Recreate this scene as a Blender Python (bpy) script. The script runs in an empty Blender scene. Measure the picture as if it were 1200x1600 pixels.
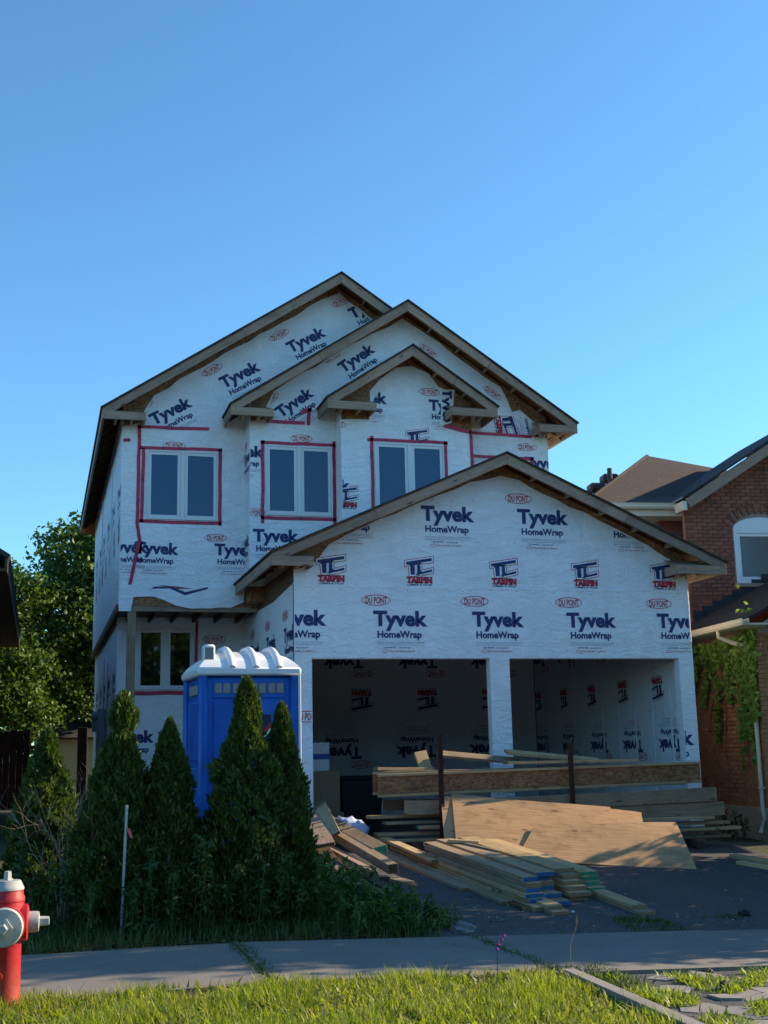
import bpy, bmesh, math, random
import numpy as np
from mathutils import Vector, Matrix
from mathutils.geometry import tessellate_polygon
random.seed(7); RNG = np.random.default_rng(11)
rad = math.radians
scene = bpy.context.scene
COL = scene.collection

# ------------------------------------------------------------------ camera
cam_data = bpy.data.cameras.new('camera'); cam = bpy.data.objects.new('camera', cam_data); COL.objects.link(cam)
yaw, pitch, roll = rad(15.86), rad(11.18), rad(-1.26)
fwd = Vector((math.sin(yaw)*math.cos(pitch), math.cos(yaw)*math.cos(pitch), math.sin(pitch)))
rgt = Vector((math.cos(yaw), -math.sin(yaw), 0)); upv = rgt.cross(fwd)
r2 = rgt*math.cos(roll) + upv*math.sin(roll); u2 = -rgt*math.sin(roll) + upv*math.cos(roll)
cam.matrix_world = Matrix(((r2.x, u2.x, -fwd.x, 0), (r2.y, u2.y, -fwd.y, 0), (r2.z, u2.z, -fwd.z, 1.6), (0, 0, 0, 1)))
cam_data.sensor_fit = 'VERTICAL'; cam_data.sensor_height = 32.0; cam_data.lens = 1900/1600*32.0
cam_data.clip_end = 2000
scene.camera = cam
# ------------------------------------------------------------------ sky, sun, exposure
SUN_EL, SUN_PHI = rad(25.0), rad(3.0)        # elevation, angle from +X towards +Y
world = bpy.data.worlds.new('World'); scene.world = world; world.use_nodes = True
wn = world.node_tree.nodes; wl = world.node_tree.links
bg = wn['Background']; sky = wn.new('ShaderNodeTexSky'); sky.sky_type = 'NISHITA'; sky.sun_disc = False
sky.sun_elevation = SUN_EL; sky.sun_rotation = math.pi/2 - SUN_PHI
sky.altitude = 100; sky.air_density = 1.0; sky.dust_density = 0.3; sky.ozone_density = 2.2
wb = wn.new('ShaderNodeMix'); wb.data_type = 'RGBA'; wb.blend_type = 'MULTIPLY'; wb.inputs[0].default_value = 1.0      # cool white balance of the shot
wb.inputs[7].default_value = (.53, .86, 1.0, 1); wl.new(sky.outputs[0], wb.inputs[6]); wl.new(wb.outputs[2], bg.inputs[0]); bg.inputs[1].default_value = 0.142
sl = bpy.data.lights.new('sun', 'SUN'); sl.energy = 5.0; sl.angle = rad(0.53); sl.color = (1.0, 0.80, 0.55)
so = bpy.data.objects.new('sun', sl); COL.objects.link(so)
sd = Vector((math.cos(SUN_EL)*math.cos(SUN_PHI), math.cos(SUN_EL)*math.sin(SUN_PHI), math.sin(SUN_EL)))
so.rotation_euler = sd.to_track_quat('Z', 'Y').to_euler(); so.location = sd*60
scene.view_settings.view_transform = 'Standard'; scene.view_settings.look = 'None'
scene.view_settings.exposure = 0.83; scene.view_settings.gamma = 1.0

# ------------------------------------------------------------------ materials
def new_mat(name):
    m = bpy.data.materials.new(name); m.use_nodes = True
    nt = m.node_tree; b = nt.nodes['Principled BSDF']
    return m, nt, b
def nd(nt, typ, **kw):
    n = nt.nodes.new(typ)
    for k, v in kw.items(): setattr(n, k, v)
    return n
def ramp(nt, fac, stops):
    r = nd(nt, 'ShaderNodeValToRGB'); e = r.color_ramp.elements
    while len(e) < len(stops): e.new(0.5)
    for el, (p, c) in zip(e, stops): el.position = p; el.color = (*c, 1) if len(c) == 3 else c
    nt.links.new(fac, r.inputs[0]); return r.outputs[0]
def coords(nt, scale=(1, 1, 1), kind='Object'):
    t = nd(nt, 'ShaderNodeTexCoord'); m = nd(nt, 'ShaderNodeMapping'); m.inputs['Scale'].default_value = scale
    nt.links.new(t.outputs[kind], m.inputs[0]); return m.outputs[0]
def noise(nt, vec, scale, detail=4, rough=.55, dist=0, out='Fac'):
    n = nd(nt, 'ShaderNodeTexNoise'); n.inputs['Scale'].default_value = scale; n.inputs['Detail'].default_value = detail
    n.inputs['Roughness'].default_value = rough; n.inputs['Distortion'].default_value = dist
    nt.links.new(vec, n.inputs['Vector']); return n.outputs[out]
def math_n(nt, op, a, b=None, c=None):
    n = nd(nt, 'ShaderNodeMath', operation=op)
    for i, v in enumerate((a, b, c)):
        if v is None: continue
        if isinstance(v, (int, float)): n.inputs[i].default_value = v
        else: nt.links.new(v, n.inputs[i])
    return n.outputs[0]
def mixc(nt, fac, a, b, blend='MIX'):
    n = nd(nt, 'ShaderNodeMix', data_type='RGBA', blend_type=blend)
    for s, v in ((n.inputs[0], fac), (n.inputs[6], a), (n.inputs[7], b)):
        if isinstance(v, (int, float)): s.default_value = v
        elif isinstance(v, tuple): s.default_value = (*v, 1) if len(v) == 3 else v
        else: nt.links.new(v, s)
    return n.outputs[2]
def bump(nt, b, h, strength=.3, dist=.02):
    n = nd(nt, 'ShaderNodeBump'); n.inputs['Strength'].default_value = strength; n.inputs['Distance'].default_value = dist
    nt.links.new(h, n.inputs['Height']); nt.links.new(n.outputs[0], b.inputs['Normal'])
def sc(c, k): return tuple(min(1, x*k) for x in c)
def M(name, col, rough=.6, var=.18, scale=6, bmp=.15, bscale=40, spec=.3, metal=0, rnd=0.0, stretch=(1, 1, 1), dist=.01, obrnd=0.0):
    m, nt, b = new_mat(name); v = coords(nt, stretch)
    f = noise(nt, v, scale, 5, .6)
    c = ramp(nt, f, [(.25, sc(col, 1-var)), (.75, sc(col, 1+var))])
    if rnd:
        g = nd(nt, 'ShaderNodeNewGeometry')
        c = mixc(nt, 1.0, c, ramp(nt, g.outputs['Random Per Island'], [(0, (1-rnd,)*3), (1, (1.0,)*3)]), 'MULTIPLY')
    if obrnd:
        g = nd(nt, 'ShaderNodeObjectInfo')
        c = mixc(nt, 1.0, c, ramp(nt, g.outputs['Random'], [(0, (1-obrnd,)*3), (1, (1.0,)*3)]), 'MULTIPLY')
    nt.links.new(c, b.inputs['Base Color'])
    b.inputs['Roughness'].default_value = rough; b.inputs['Specular IOR Level'].default_value = spec; b.inputs['Metallic'].default_value = metal
    if bmp: bump(nt, b, noise(nt, v, bscale, 4), bmp, dist)
    return m
MAT = {}
def wrinkle(nt, b, strength=1.0):
    v = coords(nt)
    big = noise(nt, v, 1.1, 3, .5, .6)
    dv = nd(nt, 'ShaderNodeMix', data_type='VECTOR'); dv.inputs[0].default_value = .22
    nt.links.new(v, dv.inputs[4]); nt.links.new(noise(nt, v, .9, 2, .5, 0, 'Color'), dv.inputs[5])
    mp = nd(nt, 'ShaderNodeMapping'); mp.inputs['Scale'].default_value = (1, 1, 2.1); mp.inputs['Rotation'].default_value = (0, .45, 0)
    nt.links.new(dv.outputs[1], mp.inputs[0])
    fold = noise(nt, mp.outputs[0], 4.2, 5, .52, 1.4)
    ridge = math_n(nt, 'ABSOLUTE', math_n(nt, 'SUBTRACT', fold, .5))
    ridge = math_n(nt, 'POWER', math_n(nt, 'MINIMUM', math_n(nt, 'MULTIPLY', ridge, 5.0), 1.0), .6)
    fine = noise(nt, v, 28, 3, .5)
    h = math_n(nt, 'ADD', math_n(nt, 'MULTIPLY', ridge, .32), math_n(nt, 'ADD', math_n(nt, 'MULTIPLY', big, 1.2), math_n(nt, 'MULTIPLY', fine, .05)))
    bump(nt, b, h, .6*strength, .06)
    return v, ridge, big
def wrapmat():
    m, nt, b = new_mat('house_wrap_sheet'); v, rd, bigf = wrinkle(nt, b)
    st = noise(nt, coords(nt, (1, 1, .35)), 2.2, 6, .65)
    c = ramp(nt, st, [(.3, (.80, .82, .86)), (.6, (.88, .90, .93))])
    sp = nd(nt, 'ShaderNodeTexVoronoi'); sp.inputs['Scale'].default_value = 5.5; nt.links.new(v, sp.inputs['Vector'])
    spot = math_n(nt, 'LESS_THAN', sp.outputs['Distance'], .035)
    c = mixc(nt, math_n(nt, 'MULTIPLY', spot, .5), c, (.1, .1, .11))
    nt.links.new(c, b.inputs['Base Color']); b.inputs['Roughness'].default_value = .48; b.inputs['Specular IOR Level'].default_value = .35
    return m
def inkmat(name, col):
    m, nt, b = new_mat(name); v, rd, bigf = wrinkle(nt, b)
    f = noise(nt, v, 30, 4, .7)
    nt.links.new(ramp(nt, f, [(.3, sc(col, .8)), (.72, sc(col, 1.25))]), b.inputs['Base Color']); b.inputs['Roughness'].default_value = .5
    return m
MAT['wrap'] = wrapmat(); MAT['navy'] = inkmat('navy_ink', (.014, .035, .15)); MAT['redink'] = inkmat('red_ink', (.55, .03, .055)); MAT['lineink'] = inkmat('pale_blue_ink', (.30, .34, .44))
def tapemat():
    m, nt, b = new_mat('red_tape'); v = coords(nt)
    f = noise(nt, v, 9, 3, .6); c = ramp(nt, f, [(.3, (.42, .008, .05)), (.7, (.58, .015, .075))])
    k = noise(nt, v, 16, 1, .4); c = mixc(nt, ramp(nt, k, [(.60, (0, 0, 0)), (.64, (.8, .8, .8))]), c, (.09, .006, .03))
    nt.links.new(c, b.inputs['Base Color']); b.inputs['Roughness'].default_value = .35; bump(nt, b, noise(nt, v, 20, 3), .25, .01); return m
MAT['tape'] = tapemat()
def woodmat(name, col, dark, rough=.7, knots=True, stain=.0):
    m, nt, b = new_mat(name)
    oi = nd(nt, 'ShaderNodeObjectInfo'); v0 = coords(nt)
    off = nd(nt, 'ShaderNodeVectorMath', operation='ADD'); nt.links.new(v0, off.inputs[0])
    cmb = nd(nt, 'ShaderNodeCombineXYZ')
    for i in range(3): nt.links.new(math_n(nt, 'MULTIPLY', oi.outputs['Random'], 37.0+11*i), cmb.inputs[i])
    nt.links.new(cmb.outputs[0], off.inputs[1]); v0 = off.outputs[0]
    mp = nd(nt, 'ShaderNodeMapping'); mp.inputs['Scale'].default_value = (1.2, 22, 22); nt.links.new(v0, mp.inputs[0])
    g = noise(nt, mp.outputs[0], 2.5, 6, .62, .35)
    c = ramp(nt, g, [(.28, dark), (.62, col)])
    if knots:
        mp2 = nd(nt, 'ShaderNodeMapping'); mp2.inputs['Scale'].default_value = (2.4, 7, 7); nt.links.new(v0, mp2.inputs[0])
        vo = nd(nt, 'ShaderNodeTexVoronoi'); vo.inputs['Scale'].default_value = 1.0; nt.links.new(mp2.outputs[0], vo.inputs['Vector'])
        c = mixc(nt, ramp(nt, vo.outputs['Distance'], [(.07, (.85,)*3), (.16, (0, 0, 0))]), c, sc(dark, .32))
    st = noise(nt, v0, 3.0, 5, .7)
    c = mixc(nt, ramp(nt, st, [(.5, (0, 0, 0)), (.8, (.55+stain,)*3)]), c, sc(dark, .55))
    c = mixc(nt, 1.0, c, ramp(nt, oi.outputs['Random'], [(0, (.68,)*3), (1, (1.0, .98, .95))]), 'MULTIPLY')
    nt.links.new(c, b.inputs['Base Color']); b.inputs['Roughness'].default_value = rough; b.inputs['Specular IOR Level'].default_value = .25
    bump(nt, b, g, .25, .004); return m
MAT['grey_wood'] = woodmat('weathered_fascia_wood', (.47, .335, .25), (.27, .18, .125), stain=.2)
MAT['pine'] = woodmat('fresh_pine', (.62, .46, .26), (.42, .28, .14))
MAT['pine_grey'] = woodmat('greying_pine', (.45, .34, .22), (.26, .185, .11))
MAT['dark_wood'] = woodmat('dark_framing', (.13, .085, .05), (.06, .038, .022))
MAT['stain_fence'] = woodmat('dark_fence_stain', (.035, .022, .016), (.015, .01, .008))
MAT['ply'] = woodmat('plywood_sheet', (.62, .385, .20), (.40, .23, .11), stain=.3)
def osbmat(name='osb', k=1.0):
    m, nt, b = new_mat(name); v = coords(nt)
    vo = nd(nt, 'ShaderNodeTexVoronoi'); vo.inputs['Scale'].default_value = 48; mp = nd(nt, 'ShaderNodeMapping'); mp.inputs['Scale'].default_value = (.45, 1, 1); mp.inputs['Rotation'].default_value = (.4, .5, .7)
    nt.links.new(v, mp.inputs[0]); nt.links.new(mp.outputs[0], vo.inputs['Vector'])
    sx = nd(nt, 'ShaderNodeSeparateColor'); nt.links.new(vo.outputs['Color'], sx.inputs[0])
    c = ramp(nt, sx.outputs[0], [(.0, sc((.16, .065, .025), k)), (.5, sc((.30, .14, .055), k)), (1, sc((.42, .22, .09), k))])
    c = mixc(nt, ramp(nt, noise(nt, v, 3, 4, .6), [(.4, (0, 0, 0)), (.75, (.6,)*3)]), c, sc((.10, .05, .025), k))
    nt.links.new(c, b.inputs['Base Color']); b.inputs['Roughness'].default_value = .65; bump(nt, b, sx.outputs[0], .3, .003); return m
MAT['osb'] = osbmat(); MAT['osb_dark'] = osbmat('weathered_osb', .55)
def shinglemat(name, c1, c2, row=.14, axis='slope'):
    m, nt, b = new_mat(name); v = coords(nt)
    bt = nd(nt, 'ShaderNodeTexBrick'); bt.offset = .5; bt.inputs['Scale'].default_value = 1.0
    bt.inputs['Color1'].default_value = (*c1, 1); bt.inputs['Color2'].default_value = (*c2, 1); bt.inputs['Mortar'].default_value = (*sc(c1, .3), 1)
    bt.inputs['Mortar Size'].default_value = .007; bt.inputs['Brick Width'].default_value = .30; bt.inputs['Row Height'].default_value = row
    nt.links.new(coords(nt, kind='UV'), bt.inputs['Vector'])
    gr = noise(nt, v, 120, 2, .6); c = mixc(nt, .5, bt.outputs['Color'], ramp(nt, gr, [(.3, sc(c1, .6)), (.7, sc(c2, 1.5))]))
    c = mixc(nt, ramp(nt, noise(nt, v, 1.2, 4, .6), [(.4, (0, 0, 0)), (.8, (.5,)*3)]), c, sc(c1, .55))
    nt.links.new(c, b.inputs['Base Color']); b.inputs['Roughness'].default_value = .9
    bump(nt, b, math_n(nt, 'SUBTRACT', math_n(nt, 'MULTIPLY', gr, .3), math_n(nt, 'MULTIPLY', bt.outputs['Fac'], 1.5)), .9, .015); return m
MAT['shingle'] = shinglemat('charcoal_shingles', (.028, .027, .03), (.05, .048, .05))
MAT['shingle_brown'] = shinglemat('brown_shingles', (.026, .0145, .0105), (.050, .028, .020))
def glassmat(name, base, spec=1.0, coat=1.0):
    m, nt, b = new_mat(name); b.inputs['Base Color'].default_value = (*base, 1); b.inputs['Roughness'].default_value = .03
    b.inputs['Specular IOR Level'].default_value = spec; b.inputs['Coat Weight'].default_value = coat; b.inputs['Coat Roughness'].default_value = .02
    bump(nt, b, noise(nt, coords(nt), 1.5, 2), .02, .02); return m
MAT['sky_glass'] = glassmat('sky_reflection_glass', (.004, .062, .16), .5, .25); MAT['dark_glass'] = glassmat('dark_glass', (.006, .007, .008), .8, .6)  # upper panes: blue base colour stands in for the reflected sky
MAT['teal_glass'] = glassmat('teal_reflection_glass', (.30, .50, .52), .6, .3)  # pale teal base colour paints in the sky reflection over curtains
MAT['vinyl'] = M('white_vinyl', (.72, .73, .74), .35, .05, 3, .03, 30, .45)
MAT['white_metal'] = M('cream_gutter', (.70, .62, .47), .4, .07, 3, .02, 20, .45)
MAT['cream_siding'] = M('cream_siding', (.62, .58, .50), .5, .06, 3, .03, 20)
MAT['brick'] = M('red_brown_brick', (.30, .108, .072), .85, .28, 9, .35, 60, .2, obrnd=.34)
MAT['brick_mass'] = M('red_brown_brick_mass', (.28, .10, .067), .85, .28, 9, .35, 60, .2, rnd=.34)
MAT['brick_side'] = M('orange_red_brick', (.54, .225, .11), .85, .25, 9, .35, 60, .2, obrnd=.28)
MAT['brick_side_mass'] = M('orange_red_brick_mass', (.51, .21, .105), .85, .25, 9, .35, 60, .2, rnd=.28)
MAT['mortar'] = M('mortar', (.33, .25, .20), .95, .15, 12, .4, 90, .1)
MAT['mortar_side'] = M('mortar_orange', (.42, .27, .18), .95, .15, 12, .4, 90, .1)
MAT['foundation'] = M('parged_foundation', (.42, .35, .26), .9, .15, 3, .3, 30, .1)
MAT['floor_dark'] = M('dark_garage_slab', (.20, .19, .18), .9, .2, 3, .3, 40)  # garage interior shade put into the slab colour
def concmat(name, col):
    m, nt, b = new_mat(name); v = coords(nt)
    c = ramp(nt, noise(nt, v, 1.1, 6, .7), [(.3, sc(col, .70)), (.5, col), (.75, sc(col, 1.22))]); c = mixc(nt, .4, c, ramp(nt, noise(nt, v, 110, 3, .7), [(.3, sc(col, .5)), (.75, sc(col, 1.5))]))
    c = mixc(nt, ramp(nt, noise(nt, v, 4.2, 6, .75, .6), [(.58, (0, 0, 0)), (.70, (.6,)*3)]), c, sc(col, .42))
    nt.links.new(c, b.inputs['Base Color']); b.inputs['Roughness'].default_value = .92; bump(nt, b, noise(nt, v, 70, 5, .7), .5, .006); return m
MAT['concrete'] = concmat('sidewalk_concrete', (.19, .172, .15))
MAT['concrete_old'] = concmat('old_broken_concrete', (.24, .225, .20))
def asphaltmat():
    m, nt, b = new_mat('worn_asphalt'); v = coords(nt)
    f = noise(nt, v, 1.3, 6, .65); g = noise(nt, v, 90, 3, .7)
    c = ramp(nt, f, [(.3, (.042, .042, .045)), (.7, (.085, .083, .082))]); c = mixc(nt, .45, c, ramp(nt, g, [(.3, (.025, .025, .025)), (.75, (.15, .147, .143))]))
    nt.links.new(c, b.inputs['Base Color']); b.inputs['Roughness'].default_value = .88; bump(nt, b, math_n(nt, 'ADD', g, math_n(nt, 'MULTIPLY', f, 2)), .55, .02); return m
MAT['asphalt'] = asphaltmat()
MAT['road_grey'] = M('bounce_grey_road', (.24, .23, .21), .9, .2, 1.5, .4, 80, .15)  # out-of-view road, lightened to bounce warm light onto the facade
def soilmat():
    m, nt, b = new_mat('soil_and_turf'); v = coords(nt)
    f = noise(nt, v, 1.6, 6, .7); c = ramp(nt, f, [(.35, (.045, .033, .022)), (.5, (.05, .06, .022)), (.75, (.07, .095, .03))])
    c = mixc(nt, .35, c, ramp(nt, noise(nt, v, 50, 3), [(.3, (.02, .018, .012)), (.8, (.14, .12, .07))]))
    nt.links.new(c, b.inputs['Base Color']); b.inputs['Roughness'].default_value = .95; bump(nt, b, noise(nt, v, 22, 5, .7), .8, .05); return m
MAT['soil'] = soilmat()
def leafmat(name, c1, c2, trans=.35, rough=.5, spec=.35):
    m, nt, b = new_mat(name); g = nd(nt, 'ShaderNodeNewGeometry')
    c = ramp(nt, g.outputs['Random Per Island'], [(0, c1), (1, c2)])
    nt.links.new(c, b.inputs['Base Color']); b.inputs['Roughness'].default_value = rough; b.inputs['Specular IOR Level'].default_value = spec
    t = nd(nt, 'ShaderNodeBsdfTranslucent'); nt.links.new(mixc(nt, 1.0, c, (1.5, 1.45, .55), 'MULTIPLY'), t.inputs[0])
    mx = nd(nt, 'ShaderNodeMixShader'); mx.inputs[0].default_value = trans
    out = nt.nodes['Material Output']; nt.links.new(b.outputs[0], mx.inputs[1]); nt.links.new(t.outputs[0], mx.inputs[2]); nt.links.new(mx.outputs[0], out.inputs[0]); return m
MAT['maple'] = leafmat('maple_leaves', (.05, .11, .02), (.11, .185, .038), .3)
MAT['cedar'] = leafmat('cedar_sprays', (.032, .070, .014), (.105, .160, .032), .25)
MAT['weed'] = leafmat('weed_leaves', (.03, .06, .016), (.065, .115, .03), .3)
MAT['turf'] = leafmat('turf_blades', (.11, .185, .012), (.30, .355, .05), .5, .45)
MAT['straw'] = leafmat('straw_blades', (.20, .17, .07), (.36, .31, .16), .4)
MAT['turf_shade'] = leafmat('shaded_turf_blades', (.05, .085, .02), (.11, .15, .045), .35)  # darker copy of the turf, shade put into the blade colour
MAT['ivy'] = leafmat('ivy_leaves', (.10, .19, .025), (.22, .34, .06), .35)
MAT['weed_bright'] = leafmat('bright_weed_leaves', (.05, .10, .018), (.11, .19, .04), .3)
MAT['bark'] = M('bark', (.10, .075, .055), .9, .3, 12, .7, 30, .1, stretch=(1, 1, .25))
MAT['dead_wood'] = M('bleached_twigs', (.27, .22, .175), .8, .2, 20, .2, 60)
def chipped(name, col, chip, rough=.34):
    m, nt, b = new_mat(name); v = coords(nt)
    c = ramp(nt, noise(nt, v, 9, 5, .65), [(.3, sc(col, .72)), (.7, sc(col, 1.1))])
    k = ramp(nt, noise(nt, v, 22, 6, .75), [(.63, (0, 0, 0)), (.66, (1, 1, 1))]); c = mixc(nt, k, c, chip)
    g = nd(nt, 'ShaderNodeSeparateXYZ'); nt.links.new(v, g.inputs[0])
    d = math_n(nt, 'MULTIPLY', ramp(nt, g.outputs[2], [(.05, (1, 1, 1)), (.32, (0, 0, 0))]), noise(nt, v, 14, 4, .7)); c = mixc(nt, d, c, (.30, .10, .03))
    nt.links.new(c, b.inputs['Base Color']); nt.links.new(ramp(nt, noise(nt, v, 16, 4, .6), [(.3, (rough,)*3), (.7, (rough+.3,)*3)]), b.inputs['Roughness']); bump(nt, b, noise(nt, v, 30, 5, .7), .3, .006); return m
MAT['hyd_red'] = chipped('red_hydrant_paint', (.44, .011, .018), (.20, .12, .08))
MAT['hyd_white'] = chipped('chipped_white_paint', (.42, .43, .41), (.20, .18, .15), .45)
MAT['blue_plastic'] = M('blue_plastic', (.004, .105, .45), .45, .28, 3.5, .12, 9, .45)
MAT['white_plastic'] = M('white_plastic', (.74, .75, .76), .32, .06, 3, .05, 8, .5)
MAT['grey_plastic'] = M('grey_plastic', (.20, .21, .20), .5, .1, 6, .05, 20)
MAT['vent_film'] = M('tan_vent_mesh', (.27, .27, .24), .6, .15, 40, .2, 200)
MAT['sign_navy'] = M('navy_sign', (.02, .025, .07), .4, .1); MAT['sign_red'] = M('red_sign', (.45, .03, .03), .4, .1); MAT['sign_white'] = M('white_sign', (.75, .75, .75), .4, .05)
MAT['rust'] = M('rusty_steel', (.075, .04, .028), .75, .35, 14, .4, 40, .3, .3)
MAT['galv'] = M('galvanised_rod', (.36, .39, .42), .4, .2, 12, .2, 40, .5, .5)
MAT['pink'] = M('pink_ribbon', (.75, .12, .14), .5, .1)
MAT['meter_grey'] = M('grey_meter_box', (.24, .26, .28), .45, .1, 8, .05, 30)
MAT['black'] = M('black_rubber', (.012, .012, .013), .6, .2)
MAT['cardboard'] = M('cardboard', (.28, .19, .11), .8, .15, 5, .1, 20)
MAT['box_white'] = M('white_carton', (.6, .6, .6), .6, .1); MAT['blue_print'] = M('blue_print', (.03, .10, .35), .6, .1)
MAT['bag'] = M('blue_white_plastic_bag', (.45, .55, .75), .35, .25, 9, .4, 14)
MAT['end_blue'] = M('blue_end_paint', (.02, .11, .27), .6, .3, 20, .2, 60); MAT['end_green'] = M('green_end_paint', (.03, .22, .13), .6, .3, 20, .2, 60)
MAT['end_raw'] = M('raw_end_grain', (.26, .17, .09), .8, .3, 30, .3, 80)
MAT['stone'] = M('grey_stone', (.20, .20, .20), .9, .2, 6, .5, 20); MAT['purple'] = M('purple_petals', (.30, .02, .22), .6, .2)
MAT['seed'] = M('dry_seed_head', (.30, .22, .11), .8, .2); MAT['litter'] = leafmat('dead_leaves', (.12, .06, .02), (.28, .17, .07), .1)
MAT['chips'] = leafmat('wood_chip', (.30, .21, .12), (.60, .47, .30), .05)
MAT['shed'] = M('beige_shed_wall', (.50, .42, .24), .8, .1)
MAT['flash'] = M('black_step_flashing', (.03, .03, .035), .5, .15)

# ------------------------------------------------------------------ mesh helpers
class MB:
    def __init__(s): s.v = []; s.f = []; s.m = []
    def add(s, vs, fs, mi=0):
        o = len(s.v); s.v += [tuple(p) for p in vs]; s.f += [tuple(i+o for i in f) for f in fs]; s.m += [mi]*len(fs); return s
    def box(s, lo, hi, mi=0):
        x0, y0, z0 = lo; x1, y1, z1 = hi
        return s.add([(x0, y0, z0), (x1, y0, z0), (x1, y1, z0), (x0, y1, z0), (x0, y0, z1), (x1, y0, z1), (x1, y1, z1), (x0, y1, z1)],
                     [(0, 3, 2, 1), (4, 5, 6, 7), (0, 1, 5, 4), (1, 2, 6, 5), (2, 3, 7, 6), (3, 0, 4, 7)], mi)
    def cbox(s, lo, hi, c=.01, mi=0):                       # chamfered box
        return s.add(*chamfer(lo, hi, c), mi)
    def prism(s, poly, fn, d0, d1, mi=0):                   # poly (u,v) -> fn(u,v,w)
        n = len(poly); vs = [fn(u, v, d0) for u, v in poly] + [fn(u, v, d1) for u, v in poly]
        tri = tessellate_polygon([[Vector((u, v, 0)) for u, v in poly]])
        fs = [tuple(t) for t in tri] + [tuple(n+i for i in reversed(t)) for t in tri] + [(i, (i+1) % n, n+(i+1) % n, n+i) for i in range(n)]
        return s.add(vs, fs, mi)
    def tube(s, path, r, n=6, mi=0, cap=True):
        path = [Vector(p) for p in path]; rr = r if isinstance(r, (list, tuple)) else [r]*len(path); rings = []
        for i, p in enumerate(path):
            d = (path[min(i+1, len(path)-1)] - path[max(i-1, 0)]).normalized()
            a = d.cross(Vector((0, 0, 1)) if abs(d.z) < .9 else Vector((1, 0, 0))).normalized(); b = d.cross(a)
            rings.append([p + (a*math.cos(t*2*math.pi/n) + b*math.sin(t*2*math.pi/n))*rr[i] for t in range(n)])
        vs = [p for q in rings for p in q]; fs = []
        for i in range(len(path)-1):
            for t in range(n): fs.append((i*n+t, i*n+(t+1) % n, (i+1)*n+(t+1) % n, (i+1)*n+t))
        if cap: fs += [tuple(range(n))[::-1], tuple((len(path)-1)*n+t for t in range(n))]
        return s.add(vs, fs, mi)
    def lathe(s, prof, n=24, axis='Z', origin=(0, 0, 0), mi=0):   # prof [(r,h)]
        o = Vector(origin); vs = []; fs = []
        for r, h in prof:
            for t in range(n):
                c, q = r*math.cos(t*2*math.pi/n), r*math.sin(t*2*math.pi/n)
                vs.append(o + Vector({'Z': (c, q, h), 'X': (h, c, q), 'Y': (c, -h, q)}[axis]))
        for i in range(len(prof)-1):
            for t in range(n): fs.append((i*n+t, i*n+(t+1) % n, (i+1)*n+(t+1) % n, (i+1)*n+t))
        fs += [tuple(range(n))[::-1], tuple((len(prof)-1)*n+t for t in range(n))]
        return s.add(vs, fs, mi)
def chamfer(lo, hi, c):
    lo, hi = Vector(lo), Vector(hi); cx = [(lo[i]+hi[i])/2 for i in range(3)]; h = [(hi[i]-lo[i])/2 for i in range(3)]; c = min(c, min(h)*.8)
    vs = []; idx = {}
    for sx in (-1, 1):
        for sy in (-1, 1):
            for sz in (-1, 1):
                for ax in range(3):
                    p = [sx*h[0], sy*h[1], sz*h[2]]
                    for k in range(3):
                        if k != ax: p[k] -= (sx, sy, sz)[k]*c
                    idx[(sx, sy, sz, ax)] = len(vs); vs.append((cx[0]+p[0], cx[1]+p[1], cx[2]+p[2]))
    fs = []
    for ax in range(3):
        a, b = [k for k in range(3) if k != ax]
        for s in (-1, 1):
            q = []
            for (u, w) in ((-1, -1), (1, -1), (1, 1), (-1, 1)):
                sg = [0, 0, 0]; sg[ax] = s; sg[a] = u; sg[b] = w; q.append(idx[(*sg, ax)])
            fs.append(tuple(q))
    for ax in range(3):                                     # edges along ax
        a, b = [k for k in range(3) if k != ax]
        for u in (-1, 1):
            for w in (-1, 1):
                q = []
                for (t, f) in ((-1, a), (1, a), (1, b), (-1, b)):
                    sg = [0, 0, 0]; sg[ax] = t; sg[a] = u; sg[b] = w; q.append(idx[(*sg, f)])
                fs.append(tuple(q))
    for sx in (-1, 1):
        for sy in (-1, 1):
            for sz in (-1, 1): fs.append(tuple(idx[(sx, sy, sz, k)] for k in range(3)))
    return vs, fs
def link(o, parent=None, local=False):
    COL.objects.link(o)
    if parent is not None:
        o.parent = parent
        if not local and parent.type == 'EMPTY': o.matrix_parent_inverse = parent.matrix_basis.inverted()
    return o
def mesh_of(name, mb, mats, smooth=False):
    me = bpy.data.meshes.new(name); me.from_pydata([tuple(v) for v in mb.v], [], mb.f)
    for m in (mats if isinstance(mats, (list, tuple)) else [mats]): me.materials.append(MAT[m] if isinstance(m, str) else m)
    if any(mb.m): me.polygons.foreach_set('material_index', mb.m)
    bm = bmesh.new(); bm.from_mesh(me); bmesh.ops.recalc_face_normals(bm, faces=bm.faces); bm.to_mesh(me); bm.free()
    if smooth:
        me.polygons.foreach_set('use_smooth', [True]*len(me.polygons))
        if smooth != 'all': me.set_sharp_from_angle(angle=rad(38))
    me.update(); return me
def obj(name, mb, mats, parent=None, smooth=False, local=False):
    return link(bpy.data.objects.new(name, mesh_of(name, mb, mats, smooth)), parent, local)
def fast(name, verts, faces, mat, parent=None, local=False):
    verts = np.asarray(verts, np.float32); faces = np.asarray(faces, np.int32); k = faces.shape[1]
    me = bpy.data.meshes.new(name); me.vertices.add(len(verts)); me.vertices.foreach_set('co', verts.ravel())
    me.loops.add(faces.size); me.loops.foreach_set('vertex_index', faces.ravel()); me.polygons.add(len(faces))
    me.polygons.foreach_set('loop_start', np.arange(0, faces.size, k, dtype=np.int32))
    me.update(calc_edges=True); me.materials.append(MAT[mat])
    return link(bpy.data.objects.new(name, me), parent, local)
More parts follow.
